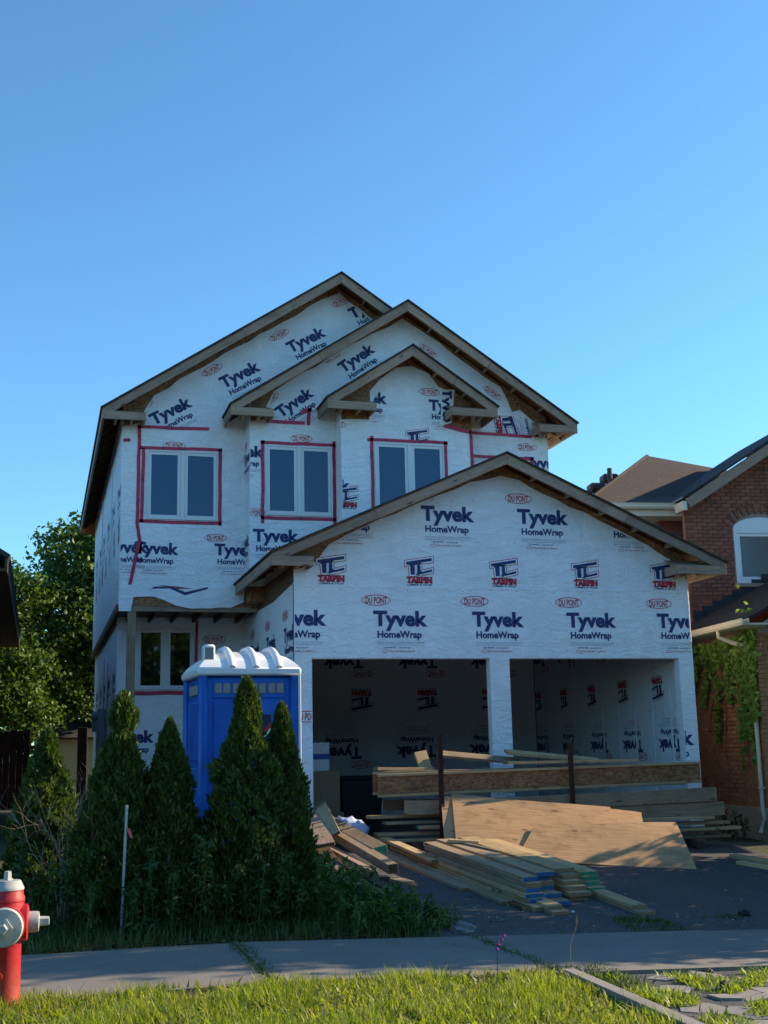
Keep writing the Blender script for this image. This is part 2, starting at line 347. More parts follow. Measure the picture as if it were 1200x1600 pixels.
def thing(name, label, cat, loc=(0, 0, 0), rz=0, group=None):
    o = bpy.data.objects.new(name, None); o.empty_display_size = .2; COL.objects.link(o)
    o.matrix_basis = Matrix.Translation(loc) @ Matrix.Rotation(rz, 4, 'Z')
    return tag(o, label, cat, group)
def tag(o, label, cat, group=None):
    o['label'] = label; o['category'] = cat
    if group: o['group'] = group
    return o
def struct(o): o['kind'] = 'structure'; return o
def stuff(o, label=None, cat=None):
    o['kind'] = 'stuff'
    if label: o['label'] = label; o['category'] = cat
    return o
BC = {}
def board(name, p0, p1, w, t, mat, parent=None, face=(0, 0, 1), ends=None, shear=(0, 0), local=False, ch=.003, sag=0, twist=0):
    """rectangular timber from p0 to p1; t is measured along 'face', w across it"""
    p0, p1 = Vector(p0), Vector(p1); d = p1-p0; L = d.length; x = d.normalized(); z = Vector(face); z = (z - x*z.dot(x)).normalized(); y = z.cross(x)
    key = (round(L, 3), w, t, mat, ends, shear, ch)
    if key not in BC:
        vs, fs = chamfer((0, -w/2, -t/2), (L, w/2, t/2), ch)
        vs = [(a + (shear[0] if a < L/2 else shear[1])*b, b, c) for a, b, c in vs]
        mb = MB().add(vs, fs); mb.m = [1 if (i in (0, 1)) else 0 for i in range(len(fs))]
        BC[key] = mesh_of(name, mb, [mat, ends or mat])
    o = bpy.data.objects.new(name, BC[key]); link(o, parent, local)
    mtx = Matrix((x, y, z)).transposed().to_4x4(); mtx.translation = p0
    if twist: mtx = mtx @ Matrix.Rotation(twist, 4, 'X')
    o.matrix_basis = mtx; return o
def gz(x, y): return float(np.interp(y, [10.9, 16.5], [0, .45])) - .035*min(max(x-1.5, 0), 12)
def gzv(x, y): return np.interp(y, [10.9, 16.5], [0, .45]) - .035*np.clip(x-1.5, 0, 12)
def patch(name, x0, x1, y0, y1, dz, mat, nx=2, ny=2, parent=None, thick=0):
    xs = np.linspace(x0, x1, nx); ys = np.linspace(y0, y1, ny); vs = []; fs = []
    for j in ys:
        for i in xs: vs.append((i, j, gz(i, j)+dz))
    for b in range(ny-1):
        for a in range(nx-1): k = b*nx+a; fs.append((k, k+1, k+nx+1, k+nx))
    return obj(name, MB().add(vs, fs), mat, parent)

# ------------------------------------------------------------------ ground, road, pavement
xs = np.unique(np.concatenate([np.linspace(-400, -12, 12), np.linspace(-12, 22, 69), np.linspace(22, 400, 12)]))
ys = np.unique(np.concatenate([np.linspace(-400, 4, 12), np.linspace(4, 24, 81), np.linspace(24, 600, 14)]))
gx, gy = np.meshgrid(xs, ys); gzz = gzv(gx, gy) + np.where((gx > -12) & (gx < 22) & (gy > 5) & (gy < 24), RNG.normal(0, .008, gx.shape), 0)
gzz -= .012
nx = len(xs); idx = (np.arange(len(ys)-1)[:, None]*nx + np.arange(nx-1)[None, :]).ravel()
ground = struct(fast('ground', np.stack([gx, gy, gzz], -1).reshape(-1, 3), np.stack([idx, idx+1, idx+nx+1, idx+nx], 1), 'soil'))
road = struct(patch('road', -80, 80, -3.0, 4.2, .012, 'road_grey', 60, 2))
kerbm = MB()
for i in range(60):
    a, b = -60+i*2, -58.01+i*2
    kerbm.add([(a, 4.2, gz(a, 4)-.1), (b, 4.2, gz(b, 4)-.1), (b, 4.38, gz(b, 4)-.1), (a, 4.38, gz(a, 4)-.1), (a, 4.22, gz(a, 4)+.12), (b, 4.22, gz(b, 4)+.12), (b, 4.38, gz(b, 4)+.12), (a, 4.38, gz(a, 4)+.12)],
              [(4, 5, 6, 7), (0, 1, 5, 4), (2, 3, 7, 6), (0, 4, 7, 3), (1, 2, 6, 5)])
struct(obj('kerb', kerbm, 'concrete'))
drive = struct(patch('driveway', 3.45, 9.9, 10.95, 16.98, .012, 'asphalt', 14, 14))
apron_bed = struct(patch('driveway_apron', 3.95, 11.5, 4.4, 8.9, .004, 'asphalt', 12, 8))
walk = struct(patch('sidewalk', -12, 16, 8.9, 10.95, -.02, 'concrete_old', 30, 3))
jx = [-11.6, -9.3, -7.1, -4.9, -2.7, -.53, 1.67, 3.85, 6.21, 8.4, 10.6, 12.8, 15.0]
for a, b in zip(jx[:-1], jx[1:]):
    vs = []; n = 5; tz = random.uniform(-.006, .006)
    X = np.linspace(a+.012, b-.012, n)
    for yy in (8.93, 10.93):
        for i, x in enumerate(X): vs.append((x, yy + random.uniform(-.006, .006), gz(x, 9.5)+.028+tz))
    lo = [(x, y, z-.06) for x, y, z in vs]; m = len(vs)
    fs = [(i, i+1, n+i+1, n+i) for i in range(n-1)] + [(i, i+1, m+i+1, m+i) for i in range(n-1)] + [(n+i, n+i+1, m+n+i+1, m+n+i) for i in range(n-1)] + [(0, n, m+n, m), (n-1, 2*n-1, m+2*n-1, m+n-1)]
    obj('slab', MB().add(vs+lo, fs), 'concrete', walk)

# ------------------------------------------------------------------ print stamps on the house wrap
def text_geo(body, width, height, bold=.0):
    cu = bpy.data.curves.new('print', 'FONT'); cu.body = body; cu.size = 1; cu.offset = bold; cu.resolution_u = 3; cu.fill_mode = 'FRONT'
    ob = bpy.data.objects.new('print', cu); COL.objects.link(ob); dg = bpy.context.evaluated_depsgraph_get()
    me = bpy.data.meshes.new_from_object(ob.evaluated_get(dg))
    v = np.array([p.co[:2] for p in me.vertices]); f = [tuple(p.vertices) for p in me.polygons]
    bpy.data.objects.remove(ob); bpy.data.curves.remove(cu); bpy.data.meshes.remove(me)
    return v, f
def fit(v, width, cap, x0=0, y0=0, ref=None):
    lo, hi = v.min(0), v.max(0)
    top = (ref if ref else hi[1])
    return np.stack([(v[:, 0]-lo[0])/(hi[0]-lo[0])*width + x0, v[:, 1]/top*cap + y0], 1)
class Stamp:
    def __init__(s): s.v = []; s.f = []; s.m = []; s.w = []
    def add(s, v, f, m, w=0.0):
        o = len(s.v); s.v += [tuple(p) for p in v]; s.w += [w]*len(v); s.f += [tuple(i+o for i in q) for q in f]; s.m += [m]*len(f); return s
    def rect(s, x0, y0, x1, y1, m): return s.add([(x0, y0), (x1, y0), (x1, y1), (x0, y1)], [(0, 1, 2, 3)], m)
def oval_ring(st, cx, cy, a, b, t, m, n=28):
    o = [(cx+a*math.cos(i*2*math.pi/n), cy+b*math.sin(i*2*math.pi/n)) for i in range(n)]; k = [(cx+(a-t)*math.cos(i*2*math.pi/n), cy+(b-t)*math.sin(i*2*math.pi/n)) for i in range(n)]
    st.add(o+k, [(i, (i+1) % n, n+(i+1) % n, n+i) for i in range(n)], m)
NAVY, RED, WHT, LIN = 0, 1, 2, 3
def dupont(st, cx, cy, k=1.0):
    oval_ring(st, cx, cy, .225*k, .082*k, .011*k, RED)
    v, f = G_DU; st.add(fit(v, .33*k, .098*k, cx-.165*k, cy-.049*k), f, RED)
G_T = text_geo('Tyvek', 1, 1, .045); G_H = text_geo('HomeWrap', 1, 1, .035); G_DU = text_geo('DU PONT', 1, 1, .022)
G_S = text_geo('The miracles of science', 1, 1, .01); G_W = text_geo('1-800-448-9835    www.tyvek.com', 1, 1, .01)
G_TA = text_geo('TARPIN', 1, 1, .085); G_LT = text_geo('LUMBER & TRUSS', 1, 1, .02)
T_REF = .70
def cap_of(g): return g[0][:, 1].max()
S_TY = Stamp()
v, f = G_T; S_TY.add(fit(v, .86, .225, 0, 0), f, NAVY)
v, f = G_H; S_TY.add(fit(v, .70, .105, .06, -.185), f, NAVY)
for y, m in ((-.255, LIN), (-.275, LIN), (-.30, LIN)): S_TY.rect(.05, y, .80, y+.005, m)
v, f = G_W; S_TY.add(fit(v, .42, .022, .16, -.345), f, NAVY)
v, f = G_S; S_TY.add(fit(v, .40, .026, .24, -.40), f, RED)
oval_ring(S_TY, .18, -.389, .05, .022, .006, RED)
S_DU = Stamp(); dupont(S_DU, .07, .335)
S_TC = Stamp()
def grow(poly, d):
    n = len(poly); c = np.mean(poly, 0); out = []
    P = [np.array(p) for p in poly]
    area = sum(P[i][0]*P[(i+1) % n][1]-P[(i+1) % n][0]*P[i][1] for i in range(n)); sg = 1 if area > 0 else -1
    for i in range(n):
        a, b, c2 = P[i-1], P[i], P[(i+1) % n]
        e1 = (b-a)/np.linalg.norm(b-a); e2 = (c2-b)/np.linalg.norm(c2-b); n1 = sg*np.array([e1[1], -e1[0]]); n2 = sg*np.array([e2[1], -e2[0]])
        k = (n1+n2)/max(.35, 1+n1@n2); out.append(tuple(b+d*k))
    return out
tcw, tch = .40, .27
tcp = [[(0, .56), (1, .80), (1, .97), (0, .73)], [(.15, .58), (.33, .62), (.33, .02), (.17, .02)], [(.42, .58), (.55, .61), (.55, .17), (.42, .05)], [(.42, .05), (.55, .05), (1, .20), (1, .34), (.55, .17)]]
for lay, d, m in ((0, .030, RED), (.0006, .020, WHT), (.0012, 0, NAVY)):
    for p in tcp:
        q = [(x*tcw, .155+y*tch) for x, y in p]; q = grow(q, d) if d else q
        S_TC.add(q, [tuple(range(len(q)))], m, lay)
v, f = G_TA; S_TC.add(fit(v, .40, .092, 0, .042), f, RED); S_TC.rect(0, .045, .40, .052, RED); S_TC.rect(0, .123, .40, .131, RED)
v, f = G_LT; S_TC.add(fit(v, .38, .026, .01, .0), f, NAVY)

class Plane:
    def __init__(s, O, U, V, N): s.O, s.U, s.V, s.N = map(Vector, (O, U, V, N))
    def p(s, u, v, w=0): return s.O + s.U*u + s.V*v + s.N*w
def front(Y): return Plane((0, Y, 0), (1, 0, 0), (0, 0, 1), (0, -1, 0))
def left_face(X): return Plane((X, 0, 0), (0, -1, 0), (0, 0, 1), (-1, 0, 0))     # u = -y
def prints(plane, items, cells, parent, off=.012):
    """items: (stamp, u, v, angle_deg, scale); cells: convex polygons in (u,v)"""
    for st, u, v, ang, k in items:
        bm = bmesh.new(); c, s = math.cos(rad(ang))*k, math.sin(rad(ang))*k
        pts = [(u+c*x-s*y, v+s*x+c*y) for x, y in st.v]; lo = (min(p[0] for p in pts), min(p[1] for p in pts)); hi = (max(p[0] for p in pts), max(p[1] for p in pts))
        for cell in cells:
            if hi[0] < min(p[0] for p in cell) or lo[0] > max(p[0] for p in cell) or hi[1] < min(p[1] for p in cell) or lo[1] > max(p[1] for p in cell): continue
            b2 = bmesh.new(); vv = [b2.verts.new((p[0], p[1], w)) for p, w in zip(pts, st.w)]
            for q, m in zip(st.f, st.m):
                try: b2.faces.new([vv[i] for i in q]).material_index = m
                except ValueError: pass
            n = len(cell); area = sum(cell[i][0]*cell[(i+1) % n][1]-cell[(i+1) % n][0]*cell[i][1] for i in range(n)); sg = 1 if area > 0 else -1
            for i in range(n):
                a, b = Vector((*cell[i], 0)), Vector((*cell[(i+1) % n], 0)); d = b-a
                if not b2.faces: break
                bmesh.ops.bisect_plane(b2, geom=b2.verts[:]+b2.edges[:]+b2.faces[:], plane_co=a, plane_no=Vector((d.y, -d.x, 0))*sg, clear_outer=True, dist=1e-6)
            mm = {v_: bm.verts.new(plane.p(v_.co.x, v_.co.y, off+v_.co.z)) for v_ in b2.verts}
            for f_ in b2.faces:
                try: bm.faces.new([mm[x] for x in f_.verts]).material_index = f_.material_index
                except ValueError: pass
            b2.free()
        if len(bm.faces):
            me = bpy.data.meshes.new('wrap_print'); bm.to_mesh(me)
            for q in ('navy', 'redink', 'wrap', 'lineink'): me.materials.append(MAT[q])
            link(bpy.data.objects.new('wrap_print', me), parent)
        bm.free()
def sheet(name, plane, outer, holes, d0, d1, mat, parent):
    """flat sheet with real holes, between offsets d0 (back) and d1 (front)"""
    loops = [outer]+holes; pts = [p for l in loops for p in l]
    tri = tessellate_polygon([[Vector((u, v, 0)) for u, v in l] for l in loops]); n = len(pts)
    vs = [plane.p(u, v, d0) for u, v in pts]+[plane.p(u, v, d1) for u, v in pts]
    fs = [tuple(t) for t in tri]+[tuple(i+n for i in t) for t in tri]; o = 0
    for l in loops:
        k = len(l); fs += [(o+i, o+(i+1) % k, n+o+(i+1) % k, n+o+i) for i in range(k)]; o += k
    return obj(name, MB().add(vs, fs), mat, parent)
def rect(u0, v0, u1, v1): return [(u0, v0), (u1, v0), (u1, v1), (u0, v1)]
def ragged(pts, amp=.025, step=.22):
    out = []
    for a, b in zip(pts[:-1], pts[1:]):
        n = max(1, int(math.hypot(b[0]-a[0], b[1]-a[1])/step))
        for i in range(n):
            t = i/n; j = amp if i else 0
            out.append((a[0]+(b[0]-a[0])*t+random.uniform(-j, j), a[1]+(b[1]-a[1])*t+random.uniform(-j, j)))
    return out+[pts[-1]]
def tape(plane, pts, parent, w=.055, off=.016):
    for (a, b) in zip(pts[:-1], pts[1:]):
        d = Vector((b[0]-a[0], b[1]-a[1])); L = d.length; d /= L; n = Vector((-d.y, d.x)); k = max(2, int(L/.25)); l = []; r = []
        for i in range(k+1):
            t = i/k*L; j = random.uniform(-.006, .006); c = Vector(a)+d*t
            l.append(tuple(c+n*(w/2+j))); r.append(tuple(c-n*(w/2-j)))
        vs = [plane.p(*p, off) for p in l]+[plane.p(*p, off) for p in r]; m = len(l)
        vs += [plane.p(*p, .006) for p in l]+[plane.p(*p, .006) for p in r]
        fs = [(i, i+1, m+i+1, m+i) for i in range(k)]+[(i, i+1, 2*m+i+1, 2*m+i) for i in range(k)]+[(m+i, m+i+1, 3*m+i+1, 3*m+i) for i in range(k)]
        obj('tape_strip', MB().add(vs, fs), 'tape', parent); off += .0015

# ------------------------------------------------------------------ the house under construction
H = thing('house', 'half-built two-storey house wrapped in printed white sheeting with open double garage', 'house', (5.5, 20, .35))
W, GF = 'wrap', 17.0
def roofz(x, cx, zp, s): return zp - s*abs(x-cx)
# --- sheathing
MAIN = (4.88, 9.88, .663); S2 = (5.94, 9.27, .66); S3 = (5.89, 8.33, .667); GA = (6.655, 5.97, .444)
def gable_poly(x0, x1, zb, rf, drop=.07):
    return [(x0, zb), (x1, zb), (x1, roofz(x1, *rf)-drop), (rf[0], rf[1]-drop), (x0, roofz(x0, *rf)-drop)]
main_wall = sheet('gable_wall', front(20), gable_poly(1.20, 8.57, 4.02, MAIN), [], -.14, 0, 'osb', H)
s2_wall = sheet('gable_wall', front(19.5), gable_poly(3.25, 8.60, 4.06, S2), [], -.48, 0, 'osb', H)
s3_wall = sheet('gable_wall', front(19.1), gable_poly(4.72, 7.03, 4.6, S3), [], -.39, 0, 'osb', H)
OPEN = [rect(3.71, .20, 6.41, 2.94), rect(6.71, .20, 9.53, 2.94)]
gp = [(3.47, .05), (9.76, .05), (9.76, roofz(9.76, *GA)-.07), (6.655, 5.90), (3.47, roofz(3.47, *GA)-.07)]
gar_wall = sheet('garage_wall', front(GF), gp, OPEN, -.14, 0, 'osb', H)
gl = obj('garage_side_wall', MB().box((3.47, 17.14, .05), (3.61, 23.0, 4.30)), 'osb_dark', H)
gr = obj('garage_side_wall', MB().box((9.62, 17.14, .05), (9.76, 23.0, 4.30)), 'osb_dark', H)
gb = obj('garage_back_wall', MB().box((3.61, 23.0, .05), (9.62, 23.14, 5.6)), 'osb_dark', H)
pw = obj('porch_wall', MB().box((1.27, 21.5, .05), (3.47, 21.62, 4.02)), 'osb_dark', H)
lw_up = obj('side_wall', MB().box((1.20, 20.14, 4.02), (1.34, 30, 7.36)), 'osb', H)
lw_lo = obj('side_wall', MB().box((1.27, 21.62, .05), (1.40, 30, 4.02)), 'osb', H)
rw_up = obj('side_wall', MB().box((8.43, 20.14, 3.4), (8.57, 30, 7.36)), 'osb', H)
obj('back_wall', MB().box((1.34, 29.86, .05), (8.43, 30, 7.36)), 'osb', H)
obj('floor_slab', MB().box((3.63, 17.02, .05), (9.60, 22.98, .33)), 'floor_dark', H)
obj('foundation', MB().box((1.22, 21.45, -.2), (3.46, 30.05, .30)), 'foundation', H)
obj('porch_slab', MB().box((1.22, 20.0, -.1), (3.45, 21.44, .32)), 'concrete', H)
# --- wrap
P20, P195, P191, P17 = front(20), front(19.5), front(19.1), front(GF)
mo = ragged([(1.19, 7.02), (1.19, 4.30)], .008)[:-1] + ragged([(1.19, 4.30), (1.9, 4.36), (2.4, 4.31), (3.24, 4.34)], .02) + [(5.9, 4.4), (5.9, 8.98)] + ragged([(5.9, 8.98), (5.3, 9.42), (4.94, 9.68), (4.6, 9.52), (3.89, 9.04), (2.33, 8.02), (1.70, 7.58), (1.54, 7.30), (1.50, 7.10), (1.19, 7.02)], .03)[:-1]
WIN1 = rect(1.60, 5.46, 2.78, 6.63); WIN2 = rect(3.50, 5.49, 4.64, 6.68); WIN3 = rect(5.28, 5.45, 6.50, 6.71); WIN4 = rect(7.19, 5.4, 8.24, 6.61)
wm = sheet('wrap_sheet', P20, mo, [], .001, .008, W, H)
lo_cells = [rect(1.20, 4.33, 1.59, 7.0), rect(1.59, 6.65, 3.24, 7.0), rect(2.79, 4.33, 3.24, 6.65), rect(1.59, 4.33, 2.79, 5.45)]
up_cells = [[(1.55, 7.04), (5.8, 7.04), (5.8, 9.0), (4.94, 9.64), (3.89, 9.0), (2.33, 7.99), (1.66, 7.53)]]
prints(P20, [(S_TY, 1.42, 4.89, -1, .84), (S_TY, 2.73, 4.89, 0, .84), (S_DU, 2.69, 4.89, 0, .84), (S_DU, 1.99, 6.44, 0, .84), (S_TY, .93, 4.92, -2, .84)], [rect(1.40, 4.33, 1.59, 7.0)]+lo_cells[1:], wm)
prints(P20, [(S_TY, .95, 4.90, -1, .84)], [rect(1.20, 4.33, 1.40, 7.0)], wm)
a = 30.5; ca, sa = math.cos(rad(a)), math.sin(rad(a))
ups = []
for k in range(4):
    x, z = 1.70+1.17*k+(.0 if k < 3 else -.04), 7.06+.715*k
    ups += [(S_TY, x, z, a, .88), (S_DU, x-.10, z+.03, a, .88)]
prints(P20, ups, up_cells, wm)
# overlapping lower hem of the wrap, torn over the porch beam
hem = sheet('wrap_flap', P20, ragged([(1.19, 4.36), (1.19, 3.93), (1.38, 3.93), (1.42, 4.16), (1.75, 4.17), (2.1, 4.03), (2.35, 3.98), (3.0, 4.0), (3.22, 4.1)], .015, .15)+[(3.24, 4.38)]+ragged([(3.24, 4.38), (2.6, 4.34), (2.15, 4.30), (1.7, 4.36), (1.19, 4.36)], .012)[:-1], [], .010, .026, W, H)
obj('dark_seam', MB().prism([(1.7, 4.30), (2.0, 4.31), (2.25, 4.20), (2.62, 4.31), (2.62, 4.34), (2.25, 4.25), (2.05, 4.335), (1.75, 4.335)], lambda u, v, w: P20.p(u, v, w), .026, .030), 'navy', hem)
s2o = [(3.245, 4.3), (8.605, 4.3), (8.605, 7.03)] + ragged([(8.605, 7.03), (8.40, 7.30), (8.1, 7.55), (7.95, 7.50), (7.75, 7.95), (7.45, 8.12), (7.0, 8.42), (6.45, 8.80), (5.95, 9.10), (5.4, 8.78), (4.6, 8.27), (3.9, 7.81), (3.65, 7.62), (3.52, 7.36), (3.50, 7.13), (3.245, 7.08)], .03)[1:]
w2 = sheet('wrap_sheet', P195, s2o, [], .001, .008, W, H)
prints(P195, [(S_TY, 2.76, 6.47, 0, .84), (S_DU, 4.06, 6.54, 0, .84), (S_TY, 4.06, 6.52, 0, .84), (S_TY, 3.29, 5.05, 0, .9), (S_DU, 3.26, 5.26, 0, .8), (S_TY, 8.14, 6.50, 0, .85), (S_DU, 8.14, 6.58, 0, .85)],
       [rect(3.25, 4.4, 3.49, 7.1), rect(3.49, 6.70, 4.72, 7.1), rect(3.49, 4.4, 4.72, 5.48), rect(8.25, 4.4, 8.60, 6.9), rect(7.1, 6.63, 8.25, 6.98)], w2)
b_ = 37
prints(P195, [(S_TY, 3.76, 7.16, b_, .86), (S_DU, 3.70, 7.20, b_, .86), (S_TY, 4.86, 8.02, b_, .86), (S_DU, 4.80, 8.05, b_, .86)], [[(3.5, 7.13), (4.3, 7.13), (5.3, 8.0), (5.93, 8.6), (5.93, 9.06), (4.6, 8.24), (3.66, 7.60)]], w2)
prints(P195, [(S_DU, 6.20, 8.33, -34, .85), (S_DU, 7.38, 7.63, -34, .85), (S_TY, 6.12, 8.28, -34, .85)], [[(5.95, 8.4), (7.3, 7.55), (7.7, 7.5), (7.9, 7.6), (7.45, 8.1), (6.45, 8.78), (5.95, 9.03)]], w2)
prints(P195, [(S_TC, 7.58, 7.42, -82, 1.0), (S_TY, 8.30, 7.50, -82, .7)], [[(7.1, 7.08), (8.45, 7.06), (8.2, 7.42), (7.6, 7.42), (7.1, 7.4)]], w2)
w2s = obj('wrap_sheet', MB().box((3.240, 19.49, 4.3), (3.248, 19.992, 7.42)), W, H)
prints(left_face(3.24), [(S_TY, -20.05, 6.42, 0, .84), (S_TY, -20.3, 5.0, 0, .84), (S_DU, -19.95, 6.44, 0, .84)], [rect(-19.99, 4.4, -19.5, 7.2)], w2s, .006)
s3o = [(4.712, 4.9), (7.035, 4.9), (7.035, 6.95)] + ragged([(7.035, 6.95), (6.56, 7.05), (6.62, 7.20), (6.70, 7.68), (6.45, 7.75), (6.28, 7.98), (5.98, 8.10), (5.70, 8.05), (5.40, 7.82), (5.22, 7.60), (5.20, 7.10), (4.712, 7.08)], .02)[1:]
w3 = sheet('wrap_sheet', P191, s3o, [], .001, .008, W, H)
prints(P191, [(S_TY, 4.80, 7.40, 0, .84), (S_TY, 6.26, 7.33, 0, .84), (S_DU, 6.22, 7.37, 0, .84), (S_TY, 4.13, 5.86, 0, .84), (S_TC, 5.86, 6.60, 0, .9), (S_TC, 4.60, 5.55, 0, .9), (S_DU, 4.56, 6.72, 0, .8)],
       [rect(4.72, 5.0, 5.27, 7.07), rect(5.27, 6.73, 6.55, 7.05), [(5.26, 7.05), (6.55, 7.05), (6.60, 7.20), (6.66, 7.66), (6.45, 7.73), (5.95, 8.05), (5.45, 7.70), (5.28, 7.45)]], w3)
# flap folded over next to the right return, printed with vertical text
flp = obj('wrap_flap', MB().prism([(6.46, 7.06), (6.66, 7.12), (6.74, 7.72), (6.50, 7.70)], lambda u, v, w: P191.p(u, v, w), .010, .020), W, w3)
prints(P191, [(S_TY, 6.50, 7.72, -88, .8)], [[(6.47, 7.10), (6.64, 7.14), (6.71, 7.69), (6.51, 7.68)]], w3, .0225)
w3s = obj('wrap_sheet', MB().box((4.708, 19.09, 4.9), (4.714, 19.492, 7.3)), W, H)
# garage front
go = [(3.46, 1.0), (3.46, .35), (3.71, .35), (3.71, 2.94), (6.41, 2.94), (6.41, .35), (6.71, .35), (6.71, 2.94), (9.53, 2.94), (9.53, .35), (9.765, .35), (9.765, 4.18)] + ragged([(9.765, 4.18), (9.60, 4.42), (9.35, 4.55), (8.9, 4.80), (8.3, 5.07), (7.6, 5.38), (7.0, 5.66), (6.70, 5.72), (6.2, 5.60), (5.2, 5.17), (4.3, 4.76), (3.98, 4.58), (3.80, 4.34), (3.60, 4.24), (3.46, 4.20)], .022)[1:]
wg = sheet('wrap_sheet', P17, go, [], .001, .008, W, H)
gi = []
for k in range(-1, 4): gi += [(S_TY, 4.63+1.52*k, 3.41, 0, .96), (S_DU, 4.61+1.52*k, 3.45, 0, .98)]
for k in range(-1, 3): gi += [(S_TY, 5.40+1.54*k, 4.99, 0, .98), (S_DU, 5.36+1.54*k, 5.04, 0, .98)]
for k in range(5): gi.append((S_TC, 3.81+1.337*k, 4.00, 0, 1.0))
gi += [(S_DU, 3.57, 1.79, 0, .98), (S_TY, 8.86, 1.62, 0, .96), (S_TC, 6.30, 1.30, -88, .6)]
prints(P17, gi, [[(3.47, 2.95), (9.76, 2.95), (9.76, 4.18), (8.9, 4.78), (6.70, 5.70), (6.2, 5.58), (5.2, 5.16), (4.3, 4.75), (3.47, 4.2)], rect(3.47, .36, 3.70, 2.95), rect(6.42, .36, 6.70, 2.95), rect(9.54, .36, 9.76, 2.95)], wg)
def staples(plane, rows, parent, off=.0095):
    mb = MB()
    for (u0, u1, v, st_) in rows:
        u = u0
        while u < u1:
            a_, b_ = u+random.uniform(-.03, .03), v+random.uniform(-.02, .02)
            if random.random() < .85: mb.add([plane.p(a_, b_, off), plane.p(a_+.018, b_+.003, off), plane.p(a_+.018, b_+.009, off), plane.p(a_, b_+.006, off), plane.p(a_, b_, off-.004), plane.p(a_+.018, b_+.003, off-.004), plane.p(a_+.018, b_+.009, off-.004), plane.p(a_, b_+.006, off-.004)], [(0, 1, 2, 3), (0, 1, 5, 4), (1, 2, 6, 5), (2, 3, 7, 6), (3, 0, 4, 7)])
            u += st_
    o = obj('staples', mb, 'black', parent); o['kind'] = 'stuff'
staples(P17, [(3.5, 9.7, 3.93, .21), (3.5, 9.7, 3.02, .26), (4.2, 9.2, 4.66, .3), (5.6, 7.8, 5.3, .3), (3.5, 3.7, 2.2, .1), (3.5, 3.7, 1.5, .1)], wg)
staples(P20, [(1.25, 3.2, 4.44, .2), (2.9, 3.2, 6.2, .12), (1.6, 3.2, 7.1, .25), (2.2, 3.2, 5.3, .3)], wm); staples(P195, [(3.3, 4.7, 5.25, .25), (3.6, 4.6, 7.0, .2), (7.1, 8.5, 7.0, .25)], w2); staples(P191, [(4.8, 5.2, 6.2, .14), (4.8, 7.0, 7.0, .22), (5.5, 6.6, 7.65, .3)], w3)
def lap(plane, u0, u1, v, parent):
    pts_ = [(u0+(u1-u0)*i/24, v+random.uniform(-.006, .006)) for i in range(25)]; vs_ = []
    for u, q in pts_: vs_ += [plane.p(u, q+.05, .0082), plane.p(u, q, .0125), plane.p(u, q-.003, .0082)]
    obj('wrap_lap', MB().add(vs_, [f_ for i in range(24) for f_ in ((3*i, 3*i+3, 3*i+4, 3*i+1), (3*i+1, 3*i+4, 3*i+5, 3*i+2))]), W, parent)
lap(P17, 3.47, 9.76, 3.96, wg); lap(P17, 4.6, 8.6, 4.80, wg); lap(P20, 1.21, 3.24, 5.33, wm); lap(P195, 3.26, 4.7, 5.36, w2)
# opening jambs wrapped round the studs
for x0, x1 in ((3.71, 3.716), (6.404, 6.41), (6.71, 6.716), (9.524, 9.53)):
    obj('jamb_wrap', MB().box((x0, 16.995, .35), (x1, 17.15, 2.935)), W, gar_wall)
for x0, x1 in ((3.72, 6.40), (6.72, 9.52)): obj('head_wrap', MB().box((x0, 16.996, 2.930), (x1, 17.15, 2.939)), W, gar_wall)
# left garage side
LG = left_face(3.47)
wgs = sheet('wrap_sheet', LG, [(-23.0, .35), (-17.0, .35), (-17.0, 4.02), (-18.6, 3.93), (-21.4, 3.98), (-23.0, 4.0)], [], .001, .008, W, H)
prints(LG, [(S_TY, -17.75-1.45*k, 3.22, 0, .92) for k in range(-1, 3)]+[(S_DU, -17.72-1.45*k, 3.28, 0, .98) for k in range(-1, 3)]+[(S_TC, -17.6-1.34*k, 2.3, 0, 1) for k in range(3)]+[(S_TY, -18.1-1.45*k, 1.6, 0, .92) for k in range(2)], [rect(-21.49, .4, -17.0, 3.9)], wgs)
tape(LG, [(-17.02, 4.0), (-17.02, 1.0)], wgs, .03)
# inside: back wall and right wall carry the print upside down
PB = front(23.0)
wb = sheet('wrap_sheet', PB, rect(3.62, .36, 9.60, 4.2), [], .001, .006, W, H)
bi = []
for k in range(5): bi += [(S_TY, 5.98+1.50*k-1.5, 1.70, 180, .95), (S_DU, 6.02+1.5*k-1.5, 1.70, 180, .95), (S_TY, 6.05+1.50*k-1.5, 3.42, 180, .95), (S_DU, 6.09+1.5*k-1.5, 3.42, 180, .95), (S_TC, 6.20+1.34*k-1.34, 2.82, 180, 1.0)]
prints(PB, bi, [rect(3.62, .4, 9.6, 4.1)], wb, .008)
RI = left_face(9.62)
wri = sheet('wrap_sheet', RI, rect(-22.99, .36, -17.16, 4.2), [], .001, .006, W, H)
ri = []
for k in range(5): ri += [(S_TY, -17.25-1.28*k+.0, 1.70, 180, .84), (S_DU, -17.22-1.28*k, 1.72, 180, .84), (S_TC, -17.72-1.24*k, 2.72, 180, .92), (S_TY, -17.3-1.28*k, 3.40, 180, .84), (S_DU, -17.27-1.28*k, 3.42, 180, .84)]
prints(RI, ri, [rect(-22.98, .4, -17.16, 4.1)], wri, .008)
for k in range(9):                                         # studs showing through as soft vertical folds
    y = 17.5+.61*k; obj('wrap_fold', MB().prism([(9.606, y-.03), (9.596, y), (9.606, y+.03)], lambda u, v, w: (u, v, w), .36, 4.1), W, wri)
